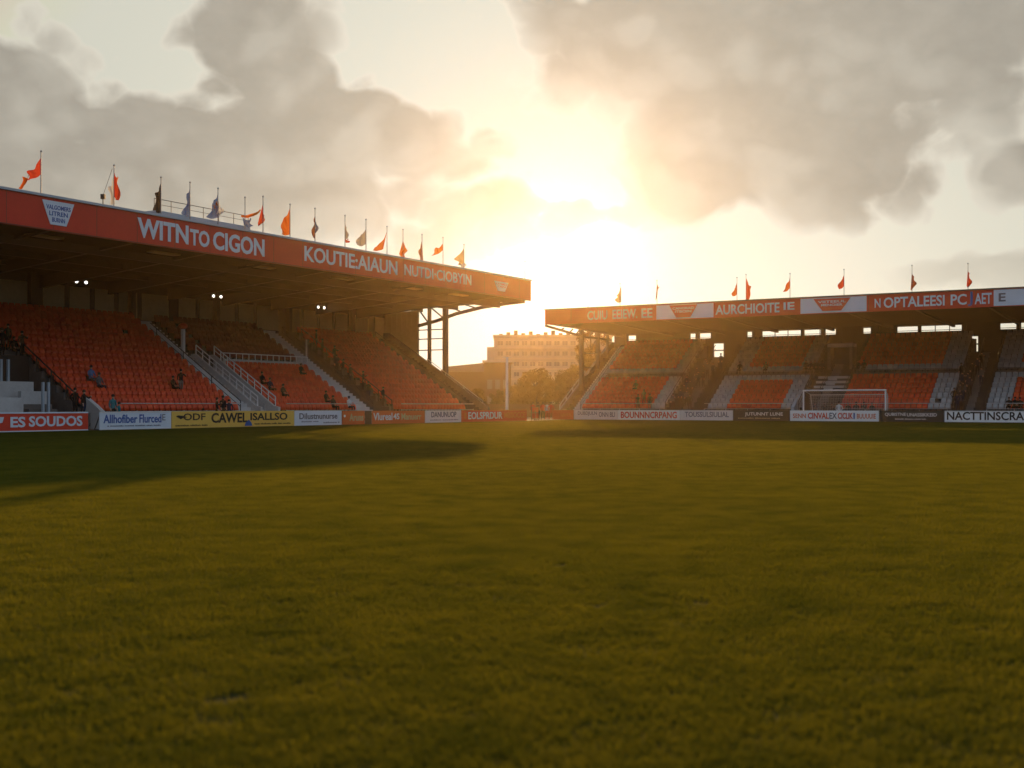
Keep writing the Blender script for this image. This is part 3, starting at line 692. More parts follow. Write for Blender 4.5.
MB().prism([(.25 + .12 * math.cos(q * .785), .68 + .1 * math.sin(q * .785)) for q in range(8)], -.033, -.045, M_WHITE, 'y').build('emblem', e)
board(LS, 365, 371.5, M_BROWNB, 'narrow dark brown blank board between two orange boards', [], 1.06)
board(LS, 372, 424.5, M_ORANGEB, 'orange board with pale lettering Vlureal left of a small grey board', [('Vlureal', 373, 392, .3, .85, M_PALE, .02), ('4S', 393, 399, .35, .8, M_PALE, .02), ('Manuerr', 401, 421, .3, .8, M_CREAM, .02)], 1.05)
board(LS, 425, 461, M_GREYB, 'small grey white board lettered DANUNUOP in dark capitals', [('DANUNUOP', 431, 456, .45, .9, M_GREYINK, .02), ('nuitlon tuunniutlo', 430, 458, .2, .3, M_GREYINK, .02)], 1.05)
board(LS, 461.5, 526.5, M_REDB, 'red board with two pale words at the far end of the long stand', [('I', 464, 466, .3, .8, M_ORANGEB), ('EOLSPRDUR', 468, 502, .25, .85, M_PALE, .02), ('MISSOCCE', 504, 525, .3, .8, M_ORANGEB, .02)], 1.05, M_ORANGEB)
board(RS, 553, 573.5, M_REDB, 'short red board lettered LJUTS beside the corner gate', [('LJUTS', 561, 571, .3, .65, M_ORANGEB, .01)], 1.0)
board(RS, 574, 618, M_GREYB, 'dull grey white board right of the short red corner board', [('DUBDJULN', 578, 597, .4, .85, M_GREYINK, .01), ('ONN BLI', 599, 615, .3, .8, M_GREYINK, .01)], 1.0)
board(RS, 618, 680, M_WHITE, 'white board filled with red capitals', [('BOUNNNCRPANG', 621, 677, .2, .85, M_REDB, .025)], 1.0)
board(RS, 680, 733, M_GREYB, 'pale board with a row of thick grey capitals left of a black board', [('TOUSSULSIULIAL', 685, 729, .35, .85, M_GREYINK, .02)], 1.0)
board(RS, 733.5, 789.5, M_BROWNB, 'dark brown board with slanted cream lettering', [('JUTUNNT LUNE', 745, 783, .42, .82, M_GREYB, .015, ), ('tunnuiin tlounnu oiun', 738, 780, .22, .34, M_CREAM, .02)], 1.0)
board(RS, 790, 879, M_WHITE, 'white board with red and blue words in front of the goal', [('SENN', 793, 806, .3, .72, M_ORANGEB, .015), ('CINVAL', 808, 829, .25, .8, M_REDB, .03), ('EX', 829.5, 837, .25, .8, M_GREYINK, .02), ('CICLIK', 838, 853, .25, .8, M_REDB, .03), ('I', 853.5, 855, .25, .8, M_BLUE, .03), ('BUUUUIE', 857, 876, .28, .72, M_ORANGEB, .02)], 1.0)
board(RS, 879.5, 944, M_BLACKB, 'black board with small white capitals right of the goal', [('QUBISTNE', 885, 906, .5, .82, M_GREYB, .02), ('UNASSIKKEID', 907, 937, .5, .8, M_GREYB, .02), ('tunnuiin tlounnu oiunn tuin', 895, 926, .22, .35, M_GREYB, .02)], 1.0)
board(RS, 944.5, 1060, M_WHITE, 'white board with tall black capitals at the right edge', [('NACTTINSCRANTE', 947, 1046, .22, .92, M_INK, .02)], 1.0, M_GREYB)

# ------------------------------------------------------------------ flags on the roofs
FC = {}
def fmat(name, c): return mat('flag_' + name, c, .8, .1, .12, 3, transl=.45)
FR, FO, FBK, FBL, FW, FG, FBR, FT = (fmat('red', (.55, .06, .03)), fmat('orange', (.62, .14, .02)), fmat('black', (.02, .02, .025)), fmat('blue', (.10, .17, .36)), fmat('white', (.6, .6, .6)), fmat('grey', (.33, .33, .33)), fmat('brown', (.26, .08, .05)), fmat('tan', (.55, .42, .25)))
def flag(st, t, zb, px, ytop, label, shapes, thick=.035, name='flag'):
    a = at_px(st, px, t); p = wp(st, a, t, zb); sc = p.y / FPX
    ztop = z_px(st, a, t, ytop)
    e = empty(name, p, 0, label, 'flag' if shapes else 'flagpole')
    k = MB().tube([(0, 0, 0), (0, 0, ztop - zb)], thick, M_POLE, 7, thick * .7); k.add(*ball(.06, (0, 0, ztop - zb + .04)), M_POLE); k.build('pole', e)
    for j, (pts, m) in enumerate(shapes):
        # pts: pixel corner offsets from the pole top (hoist top, fly top, fly bottom, hoist bottom) = how the cloth hangs
        c = [Vector((dx * sc * 1.3, 0, (ztop - zb) - dy * sc)) for dx, dy in pts]
        nu, nv = 9, 9; vs = []; fs = []
        ph = rng.uniform(0, 6.28)
        for v in range(nv + 1):
            for u in range(nu + 1):
                fu, fv = u / nu, v / nv
                top = c[0].lerp(c[1], fu); bot = c[3].lerp(c[2], fu); q = top.lerp(bot, fv)
                amp = .24 * fu ** .8; q = q + Vector((.10 * fu * math.sin(6 * fv + 2 * ph), 0, -.16 * math.sin(math.pi * fu) * (1 - .3 * fv)))
                q = q + Vector((.05 * fu * math.sin(5 * fv + ph), amp * math.sin(9 * fu + 4 * fv + ph) + .02, .04 * fu * math.sin(7 * fu + ph)))
                vs.append(q)
        for v in range(nv):
            for u in range(nu):
                i = v * (nu + 1) + u; fs.append((i, i + 1, i + nu + 2, i + nu + 1))
        MB().add(vs, fs, m).build('banner', e, True)
    return e
def ball(r, c, n=6, mrows=4):
    vs = [(c[0], c[1], c[2] + r)]; fs = []
    for j in range(1, mrows):
        th = math.pi * j / mrows
        for i in range(n): vs.append((c[0] + r * math.sin(th) * math.cos(2 * math.pi * i / n), c[1] + r * math.sin(th) * math.sin(2 * math.pi * i / n), c[2] + r * math.cos(th)))
    vs.append((c[0], c[1], c[2] - r)); L = len(vs) - 1
    for i in range(n):
        fs.append((0, 1 + i, 1 + (i + 1) % n)); fs.append((L, L - n + (i + 1) % n, L - n + i))
        for j in range(mrows - 2): a = 1 + j * n; fs.append((a + i, a + n + i, a + n + (i + 1) % n, a + (i + 1) % n))
    return vs, fs
fl = lambda px, yt, lab, sh, z=13.26: flag(LS, .25, z, px, yt, lab, sh)
fl(41, 152, 'red flag drooping left from the nearest roof pole', [(((0, 5), (-9, 20), (-12, 28), (0, 22)), FR), (((-8, 20), (-13, 25), (-17, 36), (-14, 35)), FO)])
fl(114, 166, 'red and white flag hanging limp against its roof pole', [(((0, 6), (4, 11), (3, 34), (0, 30)), FR), (((0, 8), (-3, 22), (-3, 38), (0, 36)), FW)])
fl(161, 178, 'black flag hanging straight down its roof pole', [(((0, 4), (-4, 16), (-6, 32), (0, 34)), FBK)])
fl(190, 183, 'plain blue flag hanging narrow on a roof pole', [(((0, 4), (-2, 12), (-5, 30), (0, 33)), FBL)])
fl(218, 189, 'blue and white flag with an orange patch above the roof platform', [(((0, 4), (-3, 12), (-8, 28), (1, 28)), FBL), (((0, 10), (4, 18), (3, 25), (-2, 25)), FW), (((-1, 12), (-4, 16), (-3, 19), (0, 18)), FO)])
fl(245, 198, 'orange flag blown right above a blue and white one at the platform end', [(((-3, 17), (12, 11), (8, 17), (-3, 19)), FO), (((-2, 19), (3, 20), (6, 28), (-1, 27)), FBL)])
fl(263, 197, 'bright red flag hanging from the pole right of the platform', [(((0, 6), (2, 18), (-2, 28), (-4, 26)), FR)])
fl(290, 205, 'broad orange flag with pale foot hanging left of its pole', [(((0, 3), (-6, 14), (-7, 29), (0, 29)), FO)])
fl(315, 209, 'half red half blue flag hanging limp on a roof pole', [(((0, 4), (-2, 12), (-1, 27), (0, 28)), FBR), (((0, 4), (2, 13), (1, 24), (0, 22)), FBL)])
fl(345, 216, 'slim grey flag with a small red tip', [(((0, 5), (2, 12), (2, 22), (0, 22)), FG), (((0, 22), (2, 22), (3, 25), (0, 26)), FR)])
fl(366, 220, 'pale grey flag curving left from its pole', [(((0, 8), (-5, 14), (-7, 25), (0, 24)), FG)])
fl(387, 227, 'orange pennant swept low to the left', [(((0, 4), (-6, 17), (-12, 23), (-3, 22)), FO)])
fl(403, 230, 'orange flag bunched on its pole above the second word of the fascia', [(((0, 10), (3, 20), (0, 28), (-3, 24)), FO)])
fl(422, 235, 'dark brown flag hanging limp', [(((0, 4), (-2, 16), (-2, 28), (1, 27)), FBR)])
fl(443, 238, 'small orange flag drooping left near the far end of the long roof', [(((0, 5), (-5, 10), (-9, 18), (0, 12)), FO)])
fl(464, 245, 'tan and white flag spread left, last on the long roof', [(((0, 3), (-7, 13), (-4, 19), (0, 18)), FT), (((-1, 16), (-4, 19), (-1, 22), (2, 20)), FW)])
fl(525, 262, 'bare thin flagpole at the far corner of the long roof', [], 13.26)
# small aerial beside the second flag
a = at_px(LS, 103, .3); k = empty('aerial', wp(LS, a, .3, 13.26), 0, 'small dark aerial on the roof edge beside the red and white flag', 'aerial')
MB().tube([(0, 0, 0), (0, 0, .55)], .03, M_DARK).build('mast', k); MB().box(-.12, .12, -.1, .1, .4, .68, M_DARK).build('box', k); MB().tube([(0, 0, .6), (.55, 0, 2.2)], .012, M_DARK, 5).build('whip', k)
fr = lambda px, yt, lab, sh: flag(RS, .25, 11.36, px, yt, lab, sh, .03)
fr(588, 287, 'bare faint flagpole nearest the sun on the right stand roof', [])
fr(620, 284, 'pale tan flag hanging on the glare side of the right stand roof', [(((1, 2), (-3, 12), (-3, 17), (1, 18)), FT)])
fr(657, 281, 'brown twisted flag above the first pale sign panel', [(((0, 2), (2, 6), (-1, 18), (-1, 18)), FBR)])
fr(737, 278, 'orange flag leaning left beside a tall red one', [(((0, 3), (-2, 10), (-4, 18), (0, 16)), FO)])
fr(746, 275, 'tall dull red flag wrapped on its pole beside an orange one', [(((0, 2), (4, 12), (3, 24), (0, 24)), FR)])
fr(790, 274, 'orange flag drooping left above the red sign AURCHIOITE', [(((0, 3), (-2, 9), (-5, 18), (0, 14)), FO)])
fr(844, 270, 'red flag drooping left above the second pale sign panel', [(((0, 3), (-2, 9), (-5, 19), (0, 16)), FR)])
fr(912, 266, 'brown red flag hanging narrow on its pole above OPTALEESI', [(((0, 4), (3, 12), (1, 22), (-1, 24)), FBR)])
fr(968, 264, 'narrow red flag, last before the right edge of the roof', [(((0, 3), (2, 10), (1, 22), (-1, 22)), FR)])

# ------------------------------------------------------------------ floodlight pairs under the long roof
M_EMIT = mat('lit_lamp', (1, 1, 1), .4, .3, 0, emit=(1, .97, .9), es=3)
for px, lab in ((81, 'lit pair of white lamps under the long roof, nearest the camera'), (217, 'lit pair of white lamps under the long roof, above the entrance stair'), (321, 'lit pair of white lamps under the long roof, nearest the far gable')):
    a = at_px(LS, px, 15.2); e = empty('floodlight', wp(LS, a, 15.2, 10.42), LROT, lab, 'floodlight')
    MB().box(-.6, .6, -.05, .05, .2, .3, M_DARK).tube([(0, 0, .25), (0, 0, .5)], .04, M_DARK).build('bracket', e)
    for x in (-.42, .42):
        MB().prism([(x + .24 * math.cos(q * .524), .05 + .2 * math.sin(q * .524)) for q in range(12)], -.02, .16, M_DARK, 'y').build('housing', e)
        MB().prism([(x + .13 * math.cos(q * .524), .05 + .11 * math.sin(q * .524)) for q in range(12)], -.05, -.024, M_EMIT, 'y').build('lens', e)
# red-topped marker posts
for px, t, hgt, w, lab in ((183, 11, 2.3, .16, 'stout white marker post with a red cap on the near aisle'), (306.5, 11, 2.2, .07, 'slender pole with a red cap at the second aisle')):
    a = at_px(LS, px, t); i = int((t - T0) / TR); e = empty('marker_post', wp(LS, a, t, zr(i)), LROT, lab, 'marker post')
    MB().tube([(0, 0, 0), (0, 0, hgt)], w, M_GREYB, 8).build('post', e)
    v, f_ = ball(.36, (0, 0, 0), 8, 6); k = MB().add([(x, y, z * .7 + hgt + .1) for x, y, z in v], f_, M_REDB); k.build('cap', e, True)

# ------------------------------------------------------------------ goal behind the boards
a0, a1 = at_px(RS, 803.5, 1.6), at_px(RS, 885.5, 1.6); gz = 2.84
e = empty('football_goal', wp(RS, a0, 1.6), RROT, 'white football goal standing behind the boards', 'goal'); w = a1 - a0
for x in (0, w): MB().tube([(x, 0, 0), (x, 0, gz)], .075, M_WHITE, 10).build('post', e)
MB().tube([(-.07, 0, gz), (w + .07, 0, gz)], .075, M_WHITE, 10).build('crossbar', e)
MB().tube([(0, 0, gz), (.2, 1.5, gz - .35), (.35, 2.0, 0)], .035, M_GREYB, 6).tube([(w, 0, gz), (w - .2, 1.5, gz - .35), (w - .35, 2.0, 0)], .035, M_GREYB, 6).tube([(.2, 1.5, gz - .4), (w - .2, 1.5, gz - .4)], .04, M_GREYB, 6).build('net_frame', e)
nk = MB()
for k in range(1, 48): x = w * k / 48; nk.tube([(x, 0, gz), (x, 1.5, gz - .4), (x, 2.0, 0)], .008, M_NET, 3)
for k in range(1, 15):
    f = k / 15; nk.tube([(.05, 1.5 + .5 * f, (gz - .4) * (1 - f)), (w - .05, 1.5 + .5 * f, (gz - .4) * (1 - f))], .008, M_NET, 3)
nk.build('net', e)

# ------------------------------------------------------------------ people
def skin_body(pose):
    J = {'hip': (0, 0, .92, .15), 'belly': (0, 0, 1.08, .145), 'chest': (0, .01, 1.30, .165), 'neck0': (0, .01, 1.46, .075), 'neck': (0, 0, 1.54, .058), 'head': (0, -.02, 1.64, .085), 'top': (0, -.01, 1.72, .075)}
    Ed = [('hip', 'belly'), ('belly', 'chest'), ('chest', 'neck0'), ('neck0', 'neck'), ('neck', 'head'), ('head', 'top')]
    for sd, s in (('l', -1), ('r', 1)):
        J['sh' + sd] = (s * .19, .01, 1.42, .07)
        if pose == 'stand': el_, ha = (s * .25, .03, 1.14, .045), (s * .24, -.08, .90, .034)
        elif pose == 'pocket': el_, ha = (s * .31, .09, 1.15, .047), (s * .20, -.03, .95, .036)
        elif pose == 'raise': el_, ha = ((s * .25, .03, 1.14, .045), (s * .24, -.08, .90, .034)) if s < 0 else ((.27, -.18, 1.25, .045), (.16, -.36, 1.42, .034))
        else: el_, ha = (s * .25, -.06, 1.15, .045), (s * .14, -.34, 1.04, .034)
        J['el' + sd] = el_; J['ha' + sd] = ha
        J['fi' + sd] = (ha[0], ha[1] - .03, ha[2] - .12 if pose != 'sit' else ha[2] - .03, .026)
        Ed += [('chest', 'sh' + sd), ('sh' + sd, 'el' + sd), ('el' + sd, 'ha' + sd), ('ha' + sd, 'fi' + sd)]
        if pose == 'sit':
            J['th' + sd] = (s * .11, -.06, .90, .095); J['kn' + sd] = (s * .14, -.46, .92, .065); J['an' + sd] = (s * .14, -.42, .50, .045); J['to' + sd] = (s * .15, -.58, .46, .045)
        else:
            st = .06 * s if pose == 'raise' else .02 * s
            J['th' + sd] = (s * .10, 0, .84, .095); J['kn' + sd] = (s * .11, -.02 + st, .49, .062); J['an' + sd] = (s * .12, .02 + st, .09, .043); J['to' + sd] = (s * .14, -.14 + st, .045, .042)
        Ed += [('hip', 'th' + sd), ('th' + sd, 'kn' + sd), ('kn' + sd, 'an' + sd), ('an' + sd, 'to' + sd)]
    dz = .45 if pose == 'sit' else 0
    names = list(J); me = bpy.data.meshes.new('p'); me.from_pydata([(J[n][0], J[n][1], J[n][2] - dz) for n in names], [(names.index(a), names.index(b)) for a, b in Ed], [])
    o = bpy.data.objects.new('p', me); COL.objects.link(o)
    o.modifiers.new('s', 'SKIN'); sv = me.skin_vertices[0].data
    for i, n in enumerate(names):
        r = J[n][3]; sv[i].radius = (r, r * .72 if n in ('hip', 'belly', 'chest') else r); sv[i].use_root = (n == 'hip')
    ss = o.modifiers.new('d', 'SUBSURF'); ss.levels = 1; ss.render_levels = 1
    bpy.context.view_layer.update()
    res = bpy.data.meshes.new_from_object(o.evaluated_get(bpy.context.evaluated_depsgraph_get()))
    hands = [Vector((J['ha' + s][0], J['ha' + s][1], J['ha' + s][2] - dz)) for s in 'lr']; head = Vector((J['head'][0], J['head'][1], J['head'][2] - dz))
    bpy.data.objects.remove(o)
    return res, hands, head, dz
POSES = {p: skin_body(p) for p in ('stand', 'pocket', 'raise', 'sit')}
PM = {}
def cloth(name, c): return mat('cloth_' + name, c, .85, .1, .15, 6)
CL_ = {'black': (.014, .014, .016), 'navy': (.02, .03, .06), 'grey': (.12, .12, .125), 'teal': (.03, .17, .20), 'blue': (.08, .16, .34), 'white': (.68, .68, .70), 'brown': (.07, .045, .03), 'red': (.45, .05, .03), 'olive': (.055, .055, .03)}
CL_ = {k: cloth(k, v) for k, v in CL_.items()}
HAIRS = {}
def hair_mesh(head):
    v, f = ball(.108, (0, 0, 0), 8, 6)
    return MB().add([(x * .92 + head.x, y * 1.02 + head.y + .018, z * .95 + head.z + .045) for x, y, z in v], f, M_HAIR)
def person(loc, rz, pose, top, legs, label, group=None, sc=1.0):
    key = (pose, top, legs)
    if key not in PM:
        src, hands, head, dz = POSES[pose]; me = src.copy(); me.materials.clear()
        for m in (CL_[top], CL_[legs], M_SKIN, M_INK): me.materials.append(m)
        for p in me.polygons:
            c = p.center; z = c.z + dz; i = 0
            if z > 1.52: i = 2
            elif min((c - h_).length for h_ in hands) < .11 and pose != 'pocket': i = 2
            elif z < (.12 if not dz else .53): i = 3
            elif z < .93 or (dz and c.y < -.12 and z < 1.0): i = 1
            p.material_index = i; p.use_smooth = True
        PM[key] = (me, hair_mesh(head).mesh('hair', True))
    me, hm = PM[key]
    o = bpy.data.objects.new('person', me); COL.objects.link(o); o.location = loc; o.rotation_euler = (0, 0, rz); o.scale = (sc, sc, sc)
    tag(o, label, 'person', group)
    hcopy = bpy.data.objects.new('hair', hm); COL.objects.link(hcopy); hcopy.parent = o
    return o
def on(st, px, row, pose, top, legs, label, group=None, turn=0, front=None, zf=0.0):
    rise = RL if st is LS else RR; rot = (LROT if st is LS else RROT)
    if front is not None: t_, z = front, zf
    else: t_, z = T0 + TR * row + (.42 if pose == 'sit' else .22), Z0 + rise * row
    a = at_px(st, px, t_)
    return person(wp(st, a, t_, z), rot + turn, pose, top, legs, label, group, rng.uniform(.95, 1.05))
on(LS, 75, 0, 'pocket', 'black', 'black', 'tall person in black standing at the near entrance stair', front=3.3, zf=.8)
on(LS, 84, 0, 'raise', 'black', 'navy', 'person in black with one arm raised beside the grey wing wall', front=3.1, turn=.4, zf=.6)
on(LS, 113, 0, 'stand', 'teal', 'black', 'person in a teal jacket behind the pale blackletter board', front=2.0, zf=.3)
on(LS, 119, 0, 'pocket', 'teal', 'navy', 'person in a teal jacket with elbows out, the right one of two', front=2.2, turn=.5)
on(LS, 217, 0, 'raise', 'black', 'black', 'person in black raising an arm behind the yellow board', front=2.0, turn=1, zf=.3)
on(LS, 223, 0, 'stand', 'black', 'brown', 'person in black and brown standing behind the yellow board', front=2.2, zf=.3)
on(LS, 229, 0, 'pocket', 'navy', 'blue', 'person in navy top and blue trousers behind the yellow board', front=2.4, turn=-.6, zf=.2)
on(LS, 203, 0, 'sit', 'black', 'black', 'seated person in black behind the yellow board front rail', front=3.5)
on(LS, 91, 4, 'sit', 'blue', 'grey', 'seated spectator in a blue top among empty orange seats')
on(LS, 99, 3, 'sit', 'grey', 'navy', 'seated spectator in a grey top beside one in blue')
on(LS, 173, 3, 'sit', 'black', 'black', 'seated spectator in plain black alone in the near orange block', turn=.2)
on(LS, 181, 3, 'raise', 'black', 'grey', 'standing spectator in black with grey trousers in the near orange block', turn=-.3)
for px, row, pz, c in ((2, 8, 'stand', 'black'), (8, 9, 'pocket', 'olive'), (14, 8, 'sit', 'black'), (22, 8, 'raise', 'brown')):
    on(LS, px, row, pz, c, 'black', {'stand': 'dark standing spectator at the near end rail, at the picture edge', 'pocket': 'spectator in an olive jacket above the white entrance walls', 'sit': 'spectator in black sitting above the white entrance walls', 'raise': 'spectator in brown with arm raised above the white entrance walls'}[pz])
g2 = 'dark spectators along the second aisle of the long stand'
for px, row, pz, c, lg in ((316, 12, 'stand', 'black', 'navy'), (322, 10, 'pocket', 'brown', 'black'), (330, 9, 'raise', 'olive', 'black'), (337, 7, 'stand', 'navy', 'black'), (345, 6, 'pocket', 'black', 'grey'), (353, 5, 'stand', 'brown', 'navy'), (362, 4, 'raise', 'black', 'black'), (371, 2, 'pocket', 'olive', 'navy'), (380, 1, 'stand', 'black', 'brown')):
    on(LS, px + rng.uniform(-3, 5), row, pz, c, lg, 'dark clothed spectator standing in the railed strip by the second aisle', g2, turn=rng.uniform(-.6, .6))
g3 = 'dark spectators sitting in the lower middle block'
for px, row, c in ((262, 4, 'black'), (270, 3, 'navy'), (283, 2, 'brown'), (301, 6, 'black'), (326, 1, 'black'), (333, 0, 'brown')):
    on(LS, px, row, 'sit', c, 'black', 'dark clothed spectator sitting in the lower middle orange block', g3)
on(LS, 349, 0, 'sit', 'white', 'navy', 'seated spectator in a white top at the foot of the middle block')
# corner gate
gp = wp(RS, -3.2, 0)
for px, dy, pz, c, lg, lab in ((533, 115, 'stand', 'red', 'brown', 'person in a red top, first of the group at the corner gate'), (538, 117, 'pocket', 'brown', 'black', 'person in brown with hands in pockets at the corner gate'), (543, 116, 'raise', 'red', 'black', 'person in a red top with one arm raised at the corner gate'), (547, 118, 'stand', 'white', 'red', 'person in a white top at the corner gate'), (551, 117, 'pocket', 'red', 'red', 'person all in red beside the short red board')):
    person(((px - 512) / FPX * dy, dy, 0), rng.uniform(-.5, .5), pz, c, lg, lab)
g4 = 'dark spectators in the first aisle of the right stand'
for k in range(15):
    row = k * 9 // 14; px = 668 + row * 4.2 + rng.uniform(0, 24)
    on(RS, px, row, rng.choice(['stand', 'pocket', 'raise']), rng.choice(['black', 'brown', 'olive', 'grey', 'navy']), rng.choice(['black', 'navy', 'brown']), 'dark clothed spectator in the crowded first aisle of the right stand', g4, turn=rng.uniform(-.8, .8))
g5 = 'dark spectators in the aisle below the bright doorway at right'
for k in range(13):
    row = k * 8 // 12; px = 953 + row * 1.2 + rng.uniform(0, 26)
    on(RS, px, row, rng.choice(['stand', 'pocket', 'raise']), rng.choice(['black', 'brown', 'grey', 'navy']), rng.choice(['black', 'navy']), 'dark clothed spectator in the right aisle below the bright doorway', g5, turn=rng.uniform(-.8, .8))
on(RS, 636, 4, 'sit', 'brown', 'black', 'lone seated spectator in brown midway up the first block of the right stand')
on(RS, 638, 0, 'stand', 'black', 'brown', 'standing spectator in black and brown at the front of the first right block')
on(RS, 644, 1, 'raise', 'brown', 'black', 'standing spectator in brown with raised arm at the front of the first right block')
on(RS, 650, 0, 'pocket', 'olive', 'navy', 'standing spectator in olive at the front of the first right block')
g6 = 'dark spectators seated in the white middle row'
for px in (806, 811, 815, 819, 823, 740, 766, 858, 864): on(RS, px, 8, 'sit', 'black', 'black', 'spectator in black seated in the white middle row of the right stand', g6)
on(RS, 839, 0, 'pocket', 'white', 'grey', 'person in a white jacket standing behind the goal net', front=3.0)
g7 = 'dark figures standing behind the goal net'
for px in (815, 824, 832, 848, 856, 864, 872): on(RS, px, 0, rng.choice(['stand', 'pocket', 'raise']), rng.choice(['black', 'navy', 'brown']), 'black', 'dark clothed person standing behind the goal net', g7, front=rng.uniform(4.0, 4.1))
g8 = 'seated dark spectators at the right edge'
for px in (1009, 1015, 1020): on(RS, px, 0, 'sit', 'black', 'black', 'spectator in black seated in the front row at the right edge', g8)

# ------------------------------------------------------------------ behind the gap: pole, trees, buildings
def wpx(px, dist): return ((px - 512) / FPX * dist, dist, 0)
hpx = lambda y, dist: CZ + (HOR - y) * dist / FPX
e = empty('light_pole', wpx(507, 132), 0, 'tall white pole standing in the gap between the stands', 'pole')
MB().tube([(0, 0, 0), (0, 0, hpx(357, 132))], .17, M_WHITE, 8, .13).build('pole', e); MB().box(-.25, .25, -.25, .25, 0, .3, M_CONC).build('base', e)
MB().bar((-.5, 0, hpx(357, 132) - .05), (.5, 0, hpx(357, 132) - .05), .1, .1, M_RAIL).build('crossarm', e)
# gate of mesh in the corner
e = empty('corner_gate', wp(LS, .8, .2), math.atan2(7.5, 2.2), 'low reddish steel gate between the corner boards', 'gate')
k = MB()
for x in (0, 1.3, 2.6): k.tube([(x, 0, 0), (x, 0, 1.35)], .05, M_STEEL, 6)
for z in (.2, .75, 1.3): k.tube([(0, 0, z), (2.6, 0, z)], .03, M_STEEL, 5)
k.build('frame', e); k = MB()
for i in range(18): k.tube([(.1 + i * .14, 0, .2), (.1 + i * .14, 0, 1.3)], .015, M_REDB, 4)
k.build('bars', e)

LEAF = {'autumn': mat('leaf_autumn', (.13, .075, .010), .6, .2, .4, .5, transl=.5), 'green': mat('leaf_green', (.075, .054, .009), .6, .2, .4, .5, transl=.5)}
M_BARK = mat('bark', (.07, .05, .035), .9, .1, .3, 3)
def tree(px, dist, ytop, wpx_, kind, label, seed, leaves=5500, group=None):
    r = np.random.RandomState(seed); H = hpx(ytop, dist); Wd = wpx_ * dist / FPX / 2
    e = empty('tree', wpx(px, dist), 0, label, 'tree', group)
    k = MB().tube([(0, 0, 0), (.05 * H * .1, 0, H * .25), (0, .1, H * .55), (.1, 0, H * .85)], H * .03, M_BARK, 8, H * .006)
    for i in range(9):
        an = i * 2.4; z = H * (.2 + .06 * i); L = Wd * (.85 - .05 * i)
        k.tube([(0, 0, z), (math.cos(an) * L * .5, math.sin(an) * L * .5, z + H * .1), (math.cos(an) * L, math.sin(an) * L, z + H * .16)], H * .012, M_BARK, 5, H * .003)
    k.build('trunk', e)
    nc = 46; cz = H * .56
    c = r.normal(0, 1, (nc, 3)); c /= np.linalg.norm(c, axis=1)[:, None]; c *= (r.rand(nc, 1) ** .45)
    c = c * np.array([Wd * .86, Wd * .86, H * .40]) + np.array([0, 0, cz])
    cr = r.uniform(.13, .30, nc) * Wd
    ci = r.randint(0, nc, leaves); d = r.normal(0, 1, (leaves, 3)); d /= np.linalg.norm(d, axis=1)[:, None]
    p = c[ci] + d * (cr[ci] * r.rand(leaves) ** .4)[:, None]
    s = r.uniform(.10, .2, leaves); a = r.normal(0, 1, (leaves, 3)); a /= np.linalg.norm(a, axis=1)[:, None]; b2 = np.cross(a, d); b2 /= np.linalg.norm(b2, axis=1)[:, None] + 1e-6
    V = np.stack([p - a * s[:, None], p + b2 * s[:, None] * .6, p + a * s[:, None], p - b2 * s[:, None] * .6], 1)
    me = bpy.data.meshes.new('crown'); me.from_pydata(V.reshape(-1, 3).tolist(), [], [(4 * i, 4 * i + 1, 4 * i + 2, 4 * i + 3) for i in range(leaves)]); me.materials.append(LEAF[kind])
    o = bpy.data.objects.new('crown', me); COL.objects.link(o); o.parent = e
    return e
tree(536, 165, 370, 48, 'autumn', 'broad golden green tree in the gap behind the corner gate', 1, 14000)
tree(568, 172, 367, 50, 'green', 'dense green tree beside the right stand in the gap', 2, 14000)
tree(516, 178, 382, 30, 'autumn', 'low golden bush left of the broad tree in the gap', 3, 7000)
tree(592, 168, 374, 36, 'green', 'green tree half hidden behind the right stand flank', 4, 4500)
tree(478, 150, 388, 26, 'autumn', 'low shrub behind the outer flank of the long stand', 5, 3000)
tree(590, 182, 321, 46, 'autumn', 'tall tree rising behind the right stand gable', 6, 9000)
tree(499, 160, 390, 22, 'green', 'small green shrub at the foot of the white pole', 8, 2500)

M_BLD = mat('apartment_render', (.46, .40, .33), .85, .2, .12, .1)
M_BLD2 = mat('pale_balcony_band', (.55, .47, .36), .85, .2, .1, .1)
M_BRICK = mat('brown_brick', (.14, .075, .045), .9, .15, .2, .3)
M_GLASS = mat('dark_window_glass', (.23, .20, .17), .15, .6, .1, .2)
M_RTILE = mat('grey_slate_roof', (.20, .15, .12), .8, .2, .2, .3)
DB = 225
bx0, bx1 = wpx(487, DB)[0], wpx(612, DB)[0]; bH = hpx(337, DB); st_x = wpx(494, DB)[0]
e = empty('apartment_block', (bx0, DB, 0), 0, 'long pale apartment block with rows of windows beyond the gap', 'building')
wB = bx1 - bx0; sB = st_x - bx0
MB().box(sB, wB, 0, 12, 0, bH, M_BLD).box(0, sB - .003, .4, 12, 0, hpx(347, DB), M_BLD).build('wall', e)
rf = MB().box(sB - .2, wB + .2, -.2, 12.2, bH + .004, bH + .4, M_BLD2).build('roof', e)
for k, x in enumerate(np.linspace(sB + 1.2, wB - 1, 15)):
    hh = .35 + .8 * ((k * 7) % 5) / 5; MB().box(x - .3 - .3 * ((k * 3) % 3), x + .4, 3, 4.2, bH + .404, bH + .4 + hh, M_BRICK).build('chimney', rf)
nf, nc = 7, 14; fh = bH / (nf + .35)
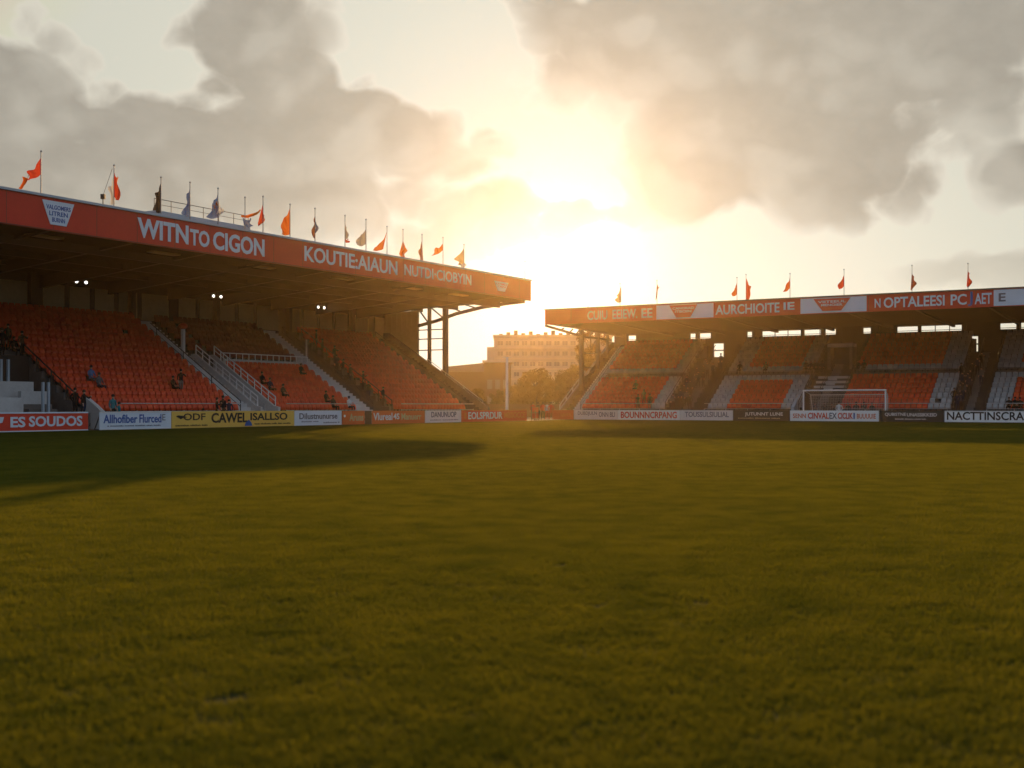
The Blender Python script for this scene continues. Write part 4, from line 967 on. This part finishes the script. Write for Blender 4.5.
for i in range(nf):
    MB().box(sB, wB, -.28, -.003, .35 + fh * (i + .0), .35 + fh * i + .36, M_BLD2).build('balcony_band', e)
    for c in range(nc):
        x = sB + .6 + (wB - sB - .9) * c / nc; z = .35 + fh * i + .62
        f = MB().box(x, x + 1.15, -.08, -.004, z, z + .95, M_BLD2).build('window', e)
        MB().box(x + .07, x + .55, -.10, -.084, z + .07, z + .88, M_GLASS).box(x + .60, x + 1.08, -.10, -.084, z + .07, z + .88, M_GLASS).build('pane', f)
DL = 210
x0, x1 = wpx(440, DL)[0], wpx(486, DL)[0]; hl = hpx(372, DL)
e = empty('low_hall', (x0, DL, 0), 0, 'low brown hall with a shallow pitched roof behind the long stand', 'building'); w = x1 - x0
MB().box(0, w, 0, 12, 0, hl, M_BRICK).build('wall', e)
MB().prism([(-.3, hl + .004), (w + .3, hl + .004), (w - .4, hpx(363, DL)), (1.5, hpx(366.5, DL))], -.4, 12.4, M_RTILE, 'y').build('roof', e)
for c in range(4): MB().box(1 + c * 1.8, 2.1 + c * 1.8, -.06, -.004, 1.6, 3.2, M_GLASS).build('window', e)
x0, x1 = wpx(484, 190)[0], wpx(511, 190)[0]; hl = hpx(362.5, 190)
e = empty('flat_roofed_annex', (x0, 190, 0), 0, 'small flat roofed brown building left of the trees', 'building'); w = x1 - x0
MB().box(0, w, 0, 8, 0, hl, M_BRICK).build('wall', e)
MB().box(-.25, w + .25, -.3, 8.2, hl + .004, hl + .35, M_BLD2).build('roof', e)
for i in range(2):
    for c in range(3): MB().box(.5 + c * 1.25, 1.3 + c * 1.25, -.06, -.004, 1.4 + i * 2.6, 2.9 + i * 2.6, M_GLASS).build('window', e)
# boundary wall behind the gap
e = tag(MB().box(-18, 24, 0, .3, 0, 1.5, M_BRICK).box(-18.05, 24.05, -.06, .36, 1.504, 1.62, M_BRICK).build('boundary_wall', loc=(0, 150, 0)), 'brown brick boundary wall across the gap below the trees', 'wall')

# ------------------------------------------------------------------ haze
hm = bpy.data.materials.new('haze_air'); hm.use_nodes = True; hm.node_tree.nodes.clear()
pv = hm.node_tree.nodes.new('ShaderNodeVolumePrincipled'); mo = hm.node_tree.nodes.new('ShaderNodeOutputMaterial')
pv.inputs['Color'].default_value = (.95, .70, .38, 1); pv.inputs['Density'].default_value = .00018; pv.inputs['Anisotropy'].default_value = .885
hm.node_tree.links.new(pv.outputs[0], mo.inputs['Volume'])
hz_ = MB().box(-130, 150, -45, 252, -1.05, 17.6, hm).build('haze'); tag(hz_, 'thin golden haze in the air over the ground', 'haze', kind='stuff')
